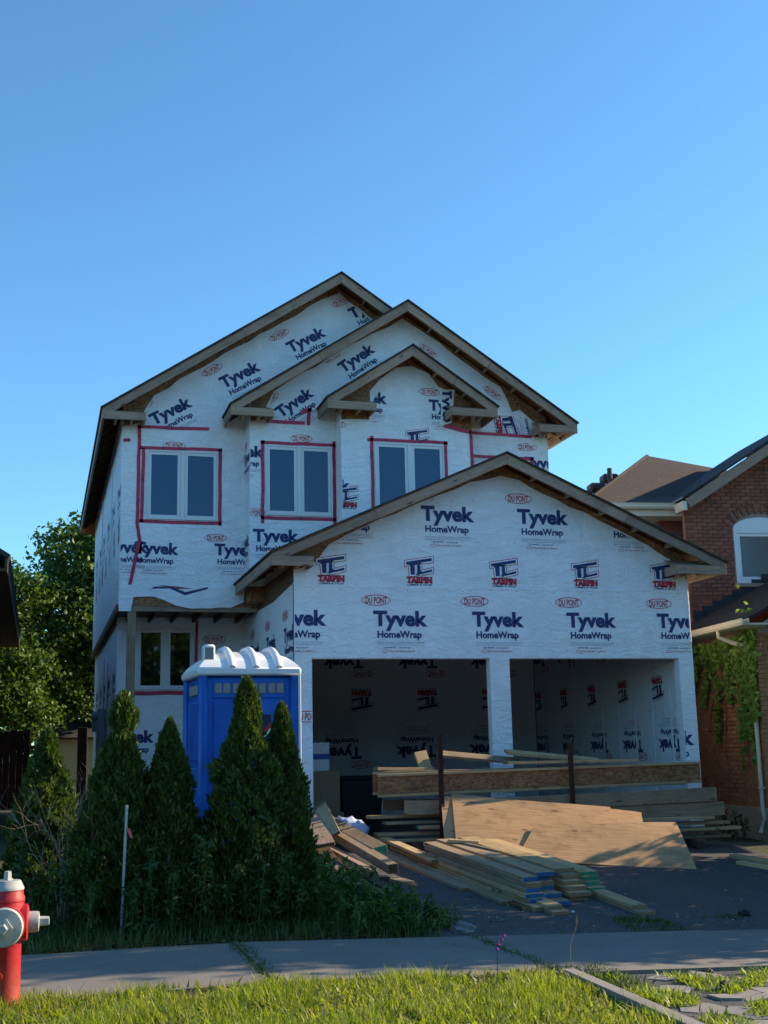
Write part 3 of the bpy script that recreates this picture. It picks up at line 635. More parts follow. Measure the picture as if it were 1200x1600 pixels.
# porch wall wrap and left side walls
PP = front(21.5); PWIN = rect(1.60, 2.75, 2.58, 3.80)
wp = sheet('wrap_sheet', PP, rect(1.265, .36, 3.46, 4.0), [], .001, .008, W, H)
prints(PP, [(S_TY, 1.15, 1.86, 0, .90), (S_DU, 2.87, 3.3, 0, .95), (S_TY, 2.65, 1.86, 0, .9)], [rect(1.30, .4, 1.9, 2.7), rect(2.66, .4, 3.45, 3.95)], wp)
LU = left_face(1.20); LL = left_face(1.27)
wlu = sheet('wrap_sheet', LU, [(-30, 4.0), (-20.0, 4.0), (-20.0, 7.30), (-30, 7.30)], [], .001, .009, W, H)
wll = sheet('wrap_sheet', LL, [(-30, .36), (-21.5, .36), (-21.5, 4.0), (-30, 4.0)], [], .001, .009, W, H)
prints(LU, [(S_TY, -20.9-1.6*k, 5.9-.0*k, 0, .9) for k in range(6)]+[(S_TC, -20.6-1.34*k, 5.1, 0, 1) for k in range(7)], [rect(-29.9, 4.1, -20.1, 7.2)], wlu)
prints(LL, [(S_TY, -22.6-1.6*k, 2.9, 0, .9) for k in range(5)], [rect(-29.9, .4, -21.6, 3.9)], wll)
for y, z0, z1 in ((24.2, 1.0, 3.4), (25.6, 1.0, 3.6)): tape(LL, [(-y, z0), (-y, z1)], wll, .05)
for y, z0, z1 in ((22.6, 4.9, 6.9), (26.0, 4.6, 7.0)): obj('wrap_seam', MB().box((1.17, y, z0), (1.195, y+.05, z1)), W, wlu)
RG = Plane((9.76, 0, 0), (0, 1, 0), (0, 0, 1), (1, 0, 0)); RM = Plane((8.57, 0, 0), (0, 1, 0), (0, 0, 1), (1, 0, 0))
obj('wrap_corner', MB().tube([(9.752, 16.998, .36+.5*i) for i in range(8)]+[(9.752, 16.998, 4.16)], [.014, .016, .013, .017, .014, .018, .016, .018, .012], 10), W, H, True); sheet('wrap_sheet', RG, rect(17.0, .35, 23.1, 4.25), [], .001, .009, W, H); sheet('wrap_sheet', RM, rect(19.5, 4.3, 30, 7.30), [], .034, .040, W, H)
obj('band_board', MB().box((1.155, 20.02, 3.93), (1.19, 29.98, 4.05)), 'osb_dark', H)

# --- windows
def window(plane, r, parent, glass='sky_glass', nsash=2, proud=.035, fr=.022, ss=.048, mh=.034):
    (u0, v0), (u1, v1) = r[0], r[2]
    def ring(o, a, b, c, d, t, w0, w1): 
        outer = rect(a, b, c, d); inner = rect(a+t, b+t, c-t, d-t); n = 4
        vs = [plane.p(*q, w0) for q in outer]+[plane.p(*q, w1) for q in outer]+[plane.p(*q, w1) for q in inner]+[plane.p(*q, w0) for q in inner]
        fs = []
        for i in range(4):
            j = (i+1) % 4; fs += [(i, j, 4+j, 4+i), (4+i, 4+j, 8+j, 8+i), (8+i, 8+j, 12+j, 12+i)]
        return o.add(vs, fs)
    fm = MB(); ring(fm, u0, v0, u1, v1, fr, .004, proud)
    um = (u0+u1)/2
    if nsash == 2: fm.add(*chamfer_plane(plane, um-mh, v0+fr, um+mh, v1-fr, .004, proud-.001))
    f = obj('window', fm, 'vinyl', parent)
    spans = [(u0+fr, um-mh), (um+mh, u1-fr)] if nsash == 2 else [(u0+fr, u1-fr)]
    for a, b in spans:
        obj('sash', ring(MB(), a+.003, v0+fr+.003, b-.003, v1-fr-.003, ss, .006, proud-.010), 'vinyl', f)
        obj('pane', MB().add(*chamfer_plane(plane, a+ss-.002, v0+fr+ss-.002, b-ss+.002, v1-fr-ss+.002, .010, .015)), glass, f)
    return f
def chamfer_plane(pl, u0, v0, u1, v1, w0, w1):
    vs = [pl.p(u, v, w) for w in (w0, w1) for u, v in rect(u0, v0, u1, v1)]
    return vs, [(0, 1, 2, 3), (4, 5, 6, 7), (0, 1, 5, 4), (1, 2, 6, 5), (2, 3, 7, 6), (3, 0, 4, 7)]
window(P20, WIN1, H); window(P195, WIN2, H); window(P191, WIN3, H); window(P195, WIN4, H, nsash=2)
window(PP, PWIN, H, 'dark_glass', proud=.05, fr=.03, ss=.035, mh=.045)
# --- red tape
tape(P20, [(1.44, 7.02), (2.63, 7.04)], wm); tape(P20, [(1.47, 7.05), (1.46, 5.36), (1.50, 5.12), (1.36, 4.34)], wm)
tape(P20, [(1.48, 6.665), (2.85, 6.685)], wm); tape(P20, [(1.545, 6.66), (1.53, 5.40)], wm); tape(P20, [(2.82, 6.70), (2.82, 5.38)], wm); tape(P20, [(1.48, 5.42), (2.84, 5.415)], wm)
tape(P20, [(1.21, 6.78), (1.32, 6.78)], wm)
tape(P195, [(3.42, 6.72), (4.70, 6.73)], w2); tape(P195, [(3.455, 6.76), (3.455, 5.35)], w2); tape(P195, [(4.68, 6.80), (4.68, 5.3)], w2); tape(P195, [(3.42, 5.44), (4.70, 5.45)], w2)
tape(P195, [(3.52, 7.10), (4.18, 7.09)], w2, .06); tape(P195, [(4.13, 7.27), (4.30, 7.35)], w2, .07); tape(P195, [(4.26, 7.36), (4.24, 7.06)], w2, .06)
tape(P195, [(7.10, 7.08), (8.30, 7.06)], w2); tape(P195, [(7.08, 6.66), (8.32, 6.65)], w2); tape(P195, [(8.285, 6.68), (8.285, 5.9)], w2)
tape(P191, [(5.16, 6.755), (6.58, 6.765)], w3); tape(P191, [(5.235, 6.82), (5.235, 5.30)], w3); tape(P191, [(6.545, 6.79), (6.545, 5.6)], w3); tape(P191, [(5.08, 5.40), (6.6, 5.41)], w3)
tape(P191, [(6.52, 7.07), (7.02, 6.97)], w3, .07); tape(P191, [(7.01, 7.0), (7.01, 5.8)], w3)
tape(PP, [(1.50, 2.69), (2.68, 2.69)], wp, .07); tape(PP, [(2.63, 2.7), (2.63, 3.95)], wp, .05)

# --- roofs
def roof_plane(name, a, b, c, d, t, mat, parent, local=False):
    """a-b along the eave, d-c along the ridge (same order); extruded down by t with UVs along eave and slope"""
    a, b, c, d = map(Vector, (a, b, c, d)); n = (b-a).cross(d-a).normalized()
    if n.z < 0: n = -n
    vs = [a, b, c, d]+[p-n*t for p in (a, b, c, d)]
    mb = MB().add(vs, [(0, 1, 2, 3), (4, 5, 6, 7), (0, 1, 5, 4), (1, 2, 6, 5), (2, 3, 7, 6), (3, 0, 4, 7)])
    o = obj(name, mb, mat, parent, local=local); me = o.data; uv = me.uv_layers.new(name='UVMap')
    e = (b-a).normalized(); s = n.cross(e)
    for lp in me.loops: co = me.vertices[lp.vertex_index].co - a; uv.data[lp.index].uv = (co.dot(e), co.dot(s))
    return o
def gable_roof(rf, xl, xr, yf, yb, yw, parent, ret=(.62, .62), look=True, tails=(True, True), eave_back=None, fw=.14):
    cx, zp, s = rf; ang = math.atan(s)
    for sg, xe in ((-1, xl), (1, xr)):
        ze = roofz(xe, cx, zp, s)
        o2 = .03                                           # shingle overhang past the fascia
        xs_, zs_ = xe+sg*o2, roofz(xe+sg*o2, cx, zp, s)
        roof_plane('roof_shingles', (xs_, yf-.03, zs_+.034), (xs_, yb, zs_+.034), (cx, yb, zp+.034), (cx, yf-.03, zp+.034), .022, 'shingle', parent)
        roof_plane('roof_deck', (xe, yf+.002, ze+.010), (xe, yb, ze+.010), (cx, yb, zp+.010), (cx, yf+.002, zp+.010), .012, 'osb', parent)
        # rake fascia: two lengths scarfed together
        nrm = Vector((sg*s, 0, 1)).normalized(); drop = -nrm*(fw/2+.004)
        vd = (fw/2+.004)/math.cos(ang); tp, te = Vector((cx, yf+.019, zp-vd)), Vector((xe, yf+.019, ze-vd))
        d = (te-tp); L = d.length; mid = tp+d*random.uniform(.42, .58); tn = math.tan(ang)
        face = (0, -1, 0); y_dir = Vector(face).cross(d.normalized()); sh = -y_dir.x/d.normalized().x
        pk = tp + d.normalized()*(-(fw/2)*0)
        kx = 1 if y_dir.z > 0 else -1
        board('fascia_board', tp, mid, fw, .038, 'grey_wood', parent, face, shear=(sh*1.0, 0))
        board('fascia_board', mid+d.normalized()*.004+Vector((0, -.004, 0)), te+Vector((0, -.004, 0)), fw-.012, .036, 'grey_wood', parent, face, shear=(0, sh))
        # eave board running back
        eb = yb if eave_back is None else eave_back[0 if sg < 0 else 1]
        zc = ze-fw*.62
        board('eave_board', (xe-sg*.019, yf+.04, zc), (xe-sg*.019, eb, zc), .15, .036, 'grey_wood', parent, (sg, 0, 0))
        # horizontal return
        rl = ret[0 if sg < 0 else 1]
        if rl:
            zb = ze-fw*1.28; x1 = xe-sg*rl; h = .135
            a, b = (xe-sg*.002, yf+.012, zb+h/2), (x1, yf+.012, zb+h/2)
            board('return_board', a, b, h, .038, 'grey_wood', parent, (0, -1, 0))
            top = MB(); y0, y1 = yf+.035, yw-.012
            top.add([(xe, y0, zb+h), (x1, y0, zb+h), (x1, y1, zb+h+.13), (xe, y1, zb+h+.13), (xe, y0, zb+h-.012), (x1, y0, zb+h-.012), (x1, y1, zb+h+.118), (xe, y1, zb+h+.118)], [(0, 1, 2, 3), (4, 5, 6, 7), (0, 1, 5, 4), (1, 2, 6, 5), (2, 3, 7, 6), (3, 0, 4, 7)])
            obj('return_cap', top, 'pine_grey', parent)
            board('return_end', (x1+sg*.019, yf+.035, zb+h/2), (x1+sg*.019, yw-.012, zb+h/2), h, .036, 'grey_wood', parent, (-sg, 0, 0))
            for q in (.3, .7): board('return_block', (xe-sg*(.03+q*(rl-.06)), yf+.035, zb+h/2-.01), (xe-sg*(.03+q*(rl-.06)), yw-.012, zb+h/2-.01), h-.03, .036, 'pine', parent, (1, 0, 0))
        if look:
            n = int(L/.61)
            for i in range(1, n+1):
                t = i*.61/L
                if t > .97: continue
                c = Vector((cx, 0, zp)).lerp(Vector((xe, 0, ze)), t)-nrm*.052
                board('lookout', (c.x, yf+.04, c.z), (c.x, yw-.010, c.z), .085, .036, 'pine_grey', parent, tuple(d.normalized()))
        if tails[0 if sg < 0 else 1]:
            wall_x = xe - sg*tails_off; y = yw+.3
            while y < eb-.1:
                a = Vector((xe-sg*.04, y, 0)); a.z = roofz(a.x, cx, zp, s)-.075; b = Vector((wall_x, y, 0)); b.z = roofz(b.x, cx, zp, s)-.075
                board('rafter_tail', a, b, .13, .036, 'dark_wood', parent, (0, 1, 0)); y += .61
tails_off = .38
gable_roof(MAIN, .84, 8.92, 19.58, 30.35, 20.0, H, (.70, 0))
gable_roof(S2, 2.87, 9.02, 19.10, 24.2, 19.5, H, (.71, .72), eave_back=(19.99, 24.2))
gable_roof(S3, 4.40, 7.38, 18.72, 21.4, 19.1, H, (.83, .84), eave_back=(19.48, 19.48), tails=(False, False))
tails_off = .36
gable_roof(GA, 3.07, 10.24, 16.60, 23.2, 17.0, H, (.60, .86), eave_back=(20.0, 23.2))
# soffit framing under the main left eave end
obj('eave_end', MB().prism([(.86, 7.16), (1.19, 7.38), (1.19, 7.0), (.86, 7.0)], lambda u, v, w: (u, w, v), 30.20, 30.24), 'osb', H)
# --- porch
board('porch_post', (1.40, 20.06, .32), (1.40, 20.06, 3.93), .135, .135, 'pine_grey', H, (0, -1, 0))
board('porch_beam', (1.22, 20.06, 4.02), (3.46, 20.06, 4.02), .17, .09, 'grey_wood', H, (0, -1, 0))
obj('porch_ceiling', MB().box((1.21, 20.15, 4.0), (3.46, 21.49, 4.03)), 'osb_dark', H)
for k in range(6): board('porch_joist', (1.42+.38*k, 20.12, 3.95), (1.42+.38*k, 21.49, 3.95), .09, .038, 'dark_wood', H, (1, 0, 0))

# --- electric meter on the left wall
mt = obj('meter_box', MB().cbox((1.10, 24.5, 1.55), (1.255, 24.95, 2.55), .015), 'meter_grey', H)
obj('meter_dial', MB().lathe([(.09, 0), (.09, .09), (.06, .13)], 16, 'X', (0, 0, 0)), 'meter_grey', mt).matrix_basis = Matrix.Translation((1.0, 24.72, 2.42)) @ Matrix.Rotation(math.pi, 4, 'Z') @ Matrix.Translation((-.12, 0, 0))
obj('meter_label', MB().box((1.094, 24.55, 2.42), (1.10, 24.66, 2.52)), 'sign_white', mt)
obj('conduit', MB().tube([(1.2, 24.7, .2), (1.2, 24.7, 1.56)], .035, 10), 'meter_grey', mt)
obj('box', MB().cbox((1.08, 26.0, 2.15), (1.255, 26.5, 2.5), .015), 'meter_grey', mt)

# ------------------------------------------------------------------ brick neighbour on the right
N = thing('brick_house', 'brown brick house with arched white window and brown shingle roof beside the driveway', 'house', (11.2, 17.7, 0), rad(-7))
def nb(name, mb, mats, parent=N, smooth=False): return obj(name, mb, mats, parent, smooth, local=True)
BRK = {}
def brick_wall(wall, to_pos, u0, u1, v0, v1, holes, mat, mass, near, rot, top=None, limit=150):
    """running-bond bricks; the ones nearest the visible corner become parts, the rest one joined part"""
    if mat not in BRK:
        mb = MB().cbox((-.0975, -.0515, -.0315), (.0975, .0465, .0315), .004); BRK[mat] = mesh_of('brick', mb, mat)
    spots = []; r = 0; v = v0+.0365
    while v < v1-.02:
        u = u0-(.1025 if r % 2 else 0)
        cuts = [(a, c) for (a, b, c, d) in holes if b-.03 < v < d+.03]
        while u < u1:
            segs = [(max(u, u0), min(u+.195, u1))]
            for a, c in cuts: segs = [q for (p0, p1) in segs for q in ((p0, min(p1, a-.006)), (max(p0, c+.006), p1)) if q[1]-q[0] > .035]
            for p0, p1 in segs:
                if p1-p0 > .035 and (top is None or v+.04 < min(top(p0), top(p1))): spots.append(((p0+p1)/2, v, (p1-p0)/.195))
            u += .205
        v += .073; r += 1
    spots.sort(key=near); me = BRK[mat]; rest = MB(); bv, bf = chamfer((-.0975, -.0515, -.0315), (.0975, .0465, .0315), .004)
    bv, bf = MB().box((-.0975, -.0515, -.0315), (.0975, .0465, .0315)).v, MB().box((0, 0, 0), (1, 1, 1)).f
    for i, (u, v, ls) in enumerate(spots):
        p = Vector(to_pos(u, v)); j = random.uniform(-.0015, .0025)
        m = Matrix.Translation(p) @ Matrix.Rotation(rot, 4, 'Z') @ Matrix.Translation((0, j, 0)) @ Matrix.Diagonal((ls, 1, 1, 1))
        if i < limit:
            o = bpy.data.objects.new('brick', me); link(o, wall, True); o.matrix_basis = m
        else: rest.add([m @ Vector(q) for q in bv], bf)
    if rest.v:
        o = nb('brick_mass', rest, mass, wall); o['kind'] = 'stuff'
# garage side wall (faces our driveway)
sw = nb('garage_side_wall', MB().box((.03, -.23, .0), (.25, 7.0, 3.55)), 'mortar_side')
brick_wall(sw, lambda u, v: (0.06, u, v), -.29, 5.0, .60, 3.42, [], 'brick_side', 'brick_side_mass', lambda q: abs(q[0]-.75)*1.2+abs(q[1]-2.0), -math.pi/2)
fw_ = nb('garage_front_wall', MB().box((.06, -.26, 0), (5.6, -.04, 3.55)), 'mortar_side')
brick_wall(fw_, lambda u, v: (u, -.23, v), .008, 5.6, .60, 3.42, [(1.0, .5, 4.9, 2.6)], 'brick_side', 'brick_side_mass', lambda q: q[0], 0, limit=0)
nb('garage_gable', MB().prism([(.0, 3.45), (5.6, 3.45), (2.1, 4.70)], lambda u, v, w: (u, w, v), -.26, -.1), 'cream_siding')
nb('garage_door', MB().box((1.02, -.29, .1), (4.88, -.25, 2.6)), 'cream_siding')
nb('foundation', MB().cbox((-.015, -.305, -.6), (5.6, 7.0, .60), .01), 'foundation')
# lower roof with gutter and downspout
lr = roof_plane('garage_roof', (-.42, -1.0, 3.56), (-.42, 2.5, 3.56), (2.1, 2.5, 4.82), (2.1, -1.0, 4.82), .05, 'shingle_brown', N, True)
roof_plane('garage_roof', (6.0, 2.5, 3.56), (6.0, -1.0, 3.56), (2.1, -1.0, 4.82), (2.1, 2.5, 4.82), .05, 'shingle_brown', N, True)
nb('soffit', MB().box((-.40, -.98, 3.44), (.03, 2.49, 3.47)), 'white_metal')
gut = MB(); gpf = [(0, 0), (.10, 0), (.125, .035), (.105, .06), (.125, .10), (.115, .10), (.095, .06), (.112, .037), (.095, .01), (.008, .01), (.008, .10), (0, .10)]
gut.prism([(-.42-u, 3.44+v) for u, v in gpf], lambda u, v, w: (u, w, v), -1.01, 2.9)
nb('gutter', gut, 'white_metal')
nb('downspout', MB().tube([(-.48, .05, 3.44), (-.47, .05, 3.34), (-.30, -.02, 3.25), (-.05, -.16, 3.16), (-.045, -.18, 3.0), (-.045, -.18, .62), (-.045, -.20, .45), (-.16, -.27, .22)], .036, 8), 'white_metal', smooth=True)
for z in (.9, 2.4): nb('downspout_strap', MB().box((-.085, -.23, z), (.0, -.13, z+.03)), 'white_metal')
# gable bay in front
GN = (3.0, 8.0, .63)
gw = nb('gable_wall', MB().prism([(.18, 3.3), (5.8, 3.3), (5.8, 6.1), (3.0, 7.86), (.18, 6.1)], lambda u, v, w: (u, w, v), 2.53, 2.75), 'mortar')
WH = (1.06, 4.55, 2.20, 5.93)
brick_wall(gw, lambda u, v: (u, 2.56, v), .16, 5.8, 3.62, 7.8, [WH, (1.98, 6.42, 2.68, 7.1)], 'brick', 'brick_mass', lambda q: abs(q[0]-1.0)*1.1+abs(q[1]-5.6)*.6, 0, top=lambda u: 7.86-.63*abs(u-3.0))
for i in range(12):                                        # arched lintel of upright bricks
    t = rad(150-120*i/11); c = (1.63+math.cos(t)*.74, 5.42+math.sin(t)*.58)
    o = bpy.data.objects.new('arch_brick', BRK['brick']); link(o, gw, True)
    o.matrix_basis = Matrix.Translation((c[0], 2.545, c[1]+.02)) @ Matrix.Rotation(-(t-math.pi/2)*.8+math.pi/2, 4, 'Y')
# arched window
aw = [(1.08, 4.58), (2.18, 4.58)]+[(1.63+.55*math.cos(rad(a)), 5.62+.22*math.sin(rad(a))) for a in range(0, 181, 15)]
ai = [(1.145, 4.645), (2.115, 4.645), (2.115, 5.53), (1.145, 5.53)]
wn_ = nb('window', MB(), 'vinyl'); bpy.data.objects.remove(wn_)
fr_ = MB(); loops = [aw, ai]; pts = aw+ai; tri = tessellate_polygon([[Vector((u, v, 0)) for u, v in l] for l in loops]); n_ = len(pts)
fr_.add([(u, 2.50, v) for u, v in pts]+[(u, 2.56, v) for u, v in pts], [tuple(t) for t in tri]+[tuple(i+n_ for i in t) for t in tri]+[(i, (i+1) % len(aw), n_+(i+1) % len(aw), n_+i) for i in range(len(aw))]+[(len(aw)+i, len(aw)+(i+1) % 4, n_+len(aw)+(i+1) % 4, n_+len(aw)+i) for i in range(4)])
wn_ = nb('window', fr_, 'vinyl')
nb('sash', MB().box((1.15, 2.512, 4.65), (1.20, 2.55, 5.525)).box((2.06, 2.512, 4.65), (2.11, 2.55, 5.525)).box((1.20, 2.512, 4.65), (2.06, 2.55, 4.70)).box((1.20, 2.512, 5.475), (2.06, 2.55, 5.525)), 'vinyl', wn_)
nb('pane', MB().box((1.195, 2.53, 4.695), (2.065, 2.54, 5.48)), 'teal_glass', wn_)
nb('sill', MB().cbox((1.02, 2.46, 4.50), (2.24, 2.58, 4.575), .008), 'mortar', wn_)
nb('window_head', MB().prism([(1.15, 5.545), (2.11, 5.545)]+[(1.63+.46*math.cos(rad(a)), 5.60+.16*math.sin(rad(a))) for a in range(0, 181, 20)], lambda u, v, w: (u, w, v), 2.492, 2.499), 'vinyl', wn_)
rwn = nb('round_window', MB().lathe([(.30, 0), (.30, .05), (.23, .05), (.23, .01)], 32, 'Y', (2.33, 2.56, 6.76)), 'vinyl', smooth=True)
nb('pane', MB().lathe([(.235, 0), (.235, .015)], 32, 'Y', (2.33, 2.555, 6.76)), 'dark_glass', rwn)
# gable rake, returns and roof
for sg, xe in ((-1, .02), (1, 5.98)):
    ze = 8.0-.63*2.98
    roof_plane('gable_roof', (xe-.03*(-sg), 2.12, ze+.05), (xe-.03*(-sg), 6.0, ze+.05), (3.0, 6.0, 8.05), (3.0, 2.12, 8.05), .04, 'shingle', N, True)
    d = Vector((xe-3.0, 0, ze-8.0)).normalized(); nn = Vector((sg*.63, 0, 1)).normalized()
    board('fascia_board', Vector((3.0, 2.17, 8.0))-nn*.10, Vector((xe, 2.17, ze))-nn*.10, .19, .03, 'grey_wood', N, (0, -1, 0), local=True, shear=(.0, 0))
    nb('gable_soffit', MB().prism([(3.0, 7.93), (xe, ze-.07), (xe, ze-.085), (3.0, 7.915)], lambda u, v, w: (u, w, v), 2.19, 2.53), 'cream_siding')
nb('eave_end', MB().cbox((-.04, 2.16, 5.90), (.05, 2.56, 6.08), .01), 'white_metal')
nb('eave_metal', MB().prism([(-.02, 6.13), (.06, 6.16), (.06, 6.20), (-.02, 6.17)], lambda u, v, w: (u, w, v), 2.2, 3.4), 'galv')
# main body behind the gable: brick end, pale siding, hip roof
mw = nb('main_wall', MB().box((-.10, 3.22, 3.0), (6.0, 3.4, 6.08)), 'mortar')
brick_wall(mw, lambda u, v: (u, 3.25, v), -.12, .55, 4.4, 6.0, [], 'brick', 'brick_mass', lambda q: -q[1], 0, limit=50)
nb('side_wall', MB().box((-1.35, 3.42, .5), (-.105, 9.0, 6.05)), 'cream_siding')
for k in range(14): nb('siding_board', MB().add([(-1.36, 3.40, 4.3+.12*k), (-.11, 3.40, 4.3+.12*k), (-.11, 3.418, 4.415+.12*k), (-1.36, 3.418, 4.415+.12*k), (-1.36, 3.42, 4.3+.12*k), (-.11, 3.42, 4.3+.12*k)], [(0, 1, 2, 3), (0, 1, 5, 4)]), 'cream_siding')
ap = (.96, 6.3, 7.98); rg = (5.0, 6.3, 7.30)
roof_plane('hip_roof', (-1.7, 2.72, 6.16), (6.6, 2.72, 6.16), rg, ap, .05, 'shingle_brown', N, True)
hl = nb('hip_roof', MB().add([(-1.7, 2.72, 6.16), ap, (-1.7, 9.9, 6.16)], [(0, 1, 2)]), 'shingle')
nb('hip_roof', MB().add([(-1.7, 9.9, 6.16), ap, rg, (6.6, 9.9, 6.16)], [(0, 1, 2, 3)]), 'shingle')
nb('hip_roof', MB().add([(6.6, 2.72, 6.16), rg, (6.6, 9.9, 6.16)], [(0, 1, 2)]), 'shingle')
nb('hip_cap', MB().tube([(-1.7, 2.72, 6.17), ap], .035, 6), 'shingle_brown')
g2 = MB(); g2.prism([(2.72-u, 6.02+v*1.1) for u, v in gpf], lambda u, v, w: (w, u, v), -1.72, .52); nb('gutter', g2, 'white_metal')
nb('eave_fascia', MB().box((-1.7, 2.725, 5.90), (.50, 2.76, 6.13)), 'white_metal'); nb('soffit', MB().box((-1.68, 2.765, 5.90), (.48, 3.40, 5.93)), 'white_metal')
for (x, y, z) in ((-.75, 4.9, 7.08), (-.25, 5.5, 7.42)):
    nb('roof_vent', MB().cbox((x-.17, y-.17, z-.25), (x+.17, y+.17, z-.08), .04), 'flash')
nb('vent_pipe', MB().tube([(-.62, 4.4, 6.7), (-.62, 4.4, 7.22)], .05, 10), 'flash')
for k in range(8): nb('step_flashing', MB().box((.16+.2*k, 2.49, 3.84+.1*k), (.40+.2*k, 2.505, 4.05+.1*k)), 'flash')
nb('back_mass', MB().box((.3, 3.45, 0), (6.0, 9.4, 6.05)), 'mortar')

# ivy on the neighbour's side wall
IV = thing('ivy', 'leafy green climbing vine hanging down the neighbouring brick garage wall below the gutter', 'vine', (11.2, 17.7, 1.2), rad(-7))
Mi = Matrix.Translation((11.2, 17.7, 0)) @ Matrix.Rotation(rad(-7), 4, 'Z')
def leaf_cloud(name, pts, size, mat, parent, nrm=None, spread=1.0, fold=.25, aspect=.62):
    """one small folded leaf (two quads of a kite) per point"""
    n = len(pts); pts = np.asarray(pts)
    d = RNG.normal(0, 1, (n, 3))*spread
    if nrm is not None: d = d + np.asarray(nrm)
    d /= np.linalg.norm(d, axis=1)[:, None]
    t = RNG.normal(0, 1, (n, 3)); t -= (t*d).sum(1)[:, None]*d; t /= np.linalg.norm(t, axis=1)[:, None]; b = np.cross(d, t)
    s = size*RNG.uniform(.6, 1.25, n)[:, None]
    base = pts-t*s*.5; tip = pts+t*s*.5; l = pts-t*s*.08+b*s*aspect*.5+d*s*fold*.5; r = pts-t*s*.08-b*s*aspect*.5+d*s*fold*.5
    V = np.stack([base, l, tip, r], 1).reshape(-1, 3); k = np.arange(n)*4
    F = np.concatenate([np.stack([k, k+2, k+1], 1), np.stack([k, k+3, k+2], 1)])
    return fast(name, V, F, mat, parent)
def ivy_leaves():
    pts = []
    def strand(y, z, ly, lz, n, w):
        for i in range(n):
            t = random.random(); ww = w*(1-.75*t)
            pts.append((-.04-random.random()*.13*(1-t*.7), y+ly*t+random.gauss(0, ww), z-lz*t+random.gauss(0, ww*.8)))
    for i in range(650): pts.append((-.05-random.random()*.22, random.uniform(-.35, 3.0), 3.32-abs(random.gauss(0, .13))))
    strand(2.5, 3.25, -.9, -.0, 60, .1)
    strand(2.75, 3.2, -.1, .65, 150, .11); strand(2.3, 3.2, .35, .75, 130, .09); strand(1.75, 3.2, .45, .62, 120, .09); strand(1.3, 3.2, .55, .95, 200, .10); strand(.95, 3.2, .35, 1.55, 190, .09)
    strand(.5, 3.2, .25, .9, 200, .13); strand(.15, 3.3, .06, 1.6, 500, .17); strand(.25, 2.2, .1, 1.0, 60, .03); strand(-.1, 3.3, -.1, 1.3, 500, .18); strand(-.2, 3.6, 0, .9, 350, .2)
    strand(-.05, 2.1, -.05, .8, 80, .07)
    return [Mi @ Vector(p) for p in pts]
leaf_cloud('leaves', [tuple(p) for p in ivy_leaves()], .105, 'ivy', IV, nrm=(-1.2, -.5, -.1), spread=.55)
stm = MB()
for y0, z0, y1, z1 in ((.15, 3.3, .2, 1.2), (1.2, 3.2, 1.7, 1.8), (.85, 3.2, 1.1, 1.3), (2.0, 3.2, 2.3, 2.1), (-.1, 3.3, -.2, .3)):
    stm.tube([Mi @ Vector((-.02, y0+(y1-y0)*t+.03*math.sin(9*t), z0+(z1-z0)*t)) for t in np.linspace(0, 1, 7)], [.012*(1-.6*t) for t in np.linspace(0, 1, 7)], 5)
obj('stem', stm, 'bark', IV)

# ------------------------------------------------------------------ house at the left edge: only its eave shows
Ln = thing('neighbour_house', 'dark brown eave corner of the next house at the left picture edge', 'house', (-6, 24, .3))
obj('wall', MB().box((-10.5, 18.4, 0), (-1.15, 30, 4.6)), 'brick_mass', Ln)
obj('soffit', MB().box((-1.2, 17.95, 4.25), (-.52, 30.4, 4.29)), 'dark_wood', Ln)
obj('fascia', MB().box((-.535, 17.93, 4.24), (-.495, 30.4, 4.46)), 'dark_wood', Ln)
roof_plane('roof', (-.46, 17.9, 4.48), (-.46, 30.5, 4.48), (-6, 30.5, 7.9), (-6, 17.9, 7.9), .06, 'shingle', Ln); roof_plane('roof', (-11.5, 30.5, 4.48), (-11.5, 17.9, 4.48), (-6, 17.9, 7.9), (-6, 30.5, 7.9), .06, 'shingle', Ln)
obj('gable_end', MB().prism([(-11.2, 4.3), (-.55, 4.3), (-6, 7.7)], lambda u, v, w: (u, w, v), 18.1, 18.2), 'dark_wood', Ln)
# ------------------------------------------------------------------ back garden: fence, shed
FN = thing('garden_fence', 'dark stained board fence across the back garden left of the house', 'fence', (-2, 31, .45))
for k in range(20):
    x = -3.2+.155*k
    if x < -.02 or x > .85: board('fence_board', (x, 31, .45), (x, 31, 2.30+random.uniform(-.02, .02)), .1535, .02, 'stain_fence', FN, (0, -1, 0), twist=random.uniform(-.004,.004))
for z in (.9, 1.9): board('fence_rail', (-3.3, 31.04, z), (-.05, 31.04, z), .09, .04, 'stain_fence', FN, (0, -1, 0))
obj('fence_post', MB().cbox((.93, 30.9, .4), (1.16, 31.1, 2.36), .01), 'stain_fence', FN)
SH = thing('garden_shed', 'small pale yellow shed wall in sunlight behind the leaning cedar', 'shed', (.9, 36, .45))
obj('wall', MB().box((-.1, 36, .4), (2.2, 38, 2.25)), 'shed', SH); roof_plane('roof', (-.3, 35.8, 2.2), (2.4, 35.8, 2.2), (2.4, 37, 2.75), (-.3, 37, 2.75), .05, 'shingle', SH)
roof_plane('roof', (2.4, 38.2, 2.2), (-.3, 38.2, 2.2), (-.3, 37, 2.75), (2.4, 37, 2.75), .05, 'shingle', SH)

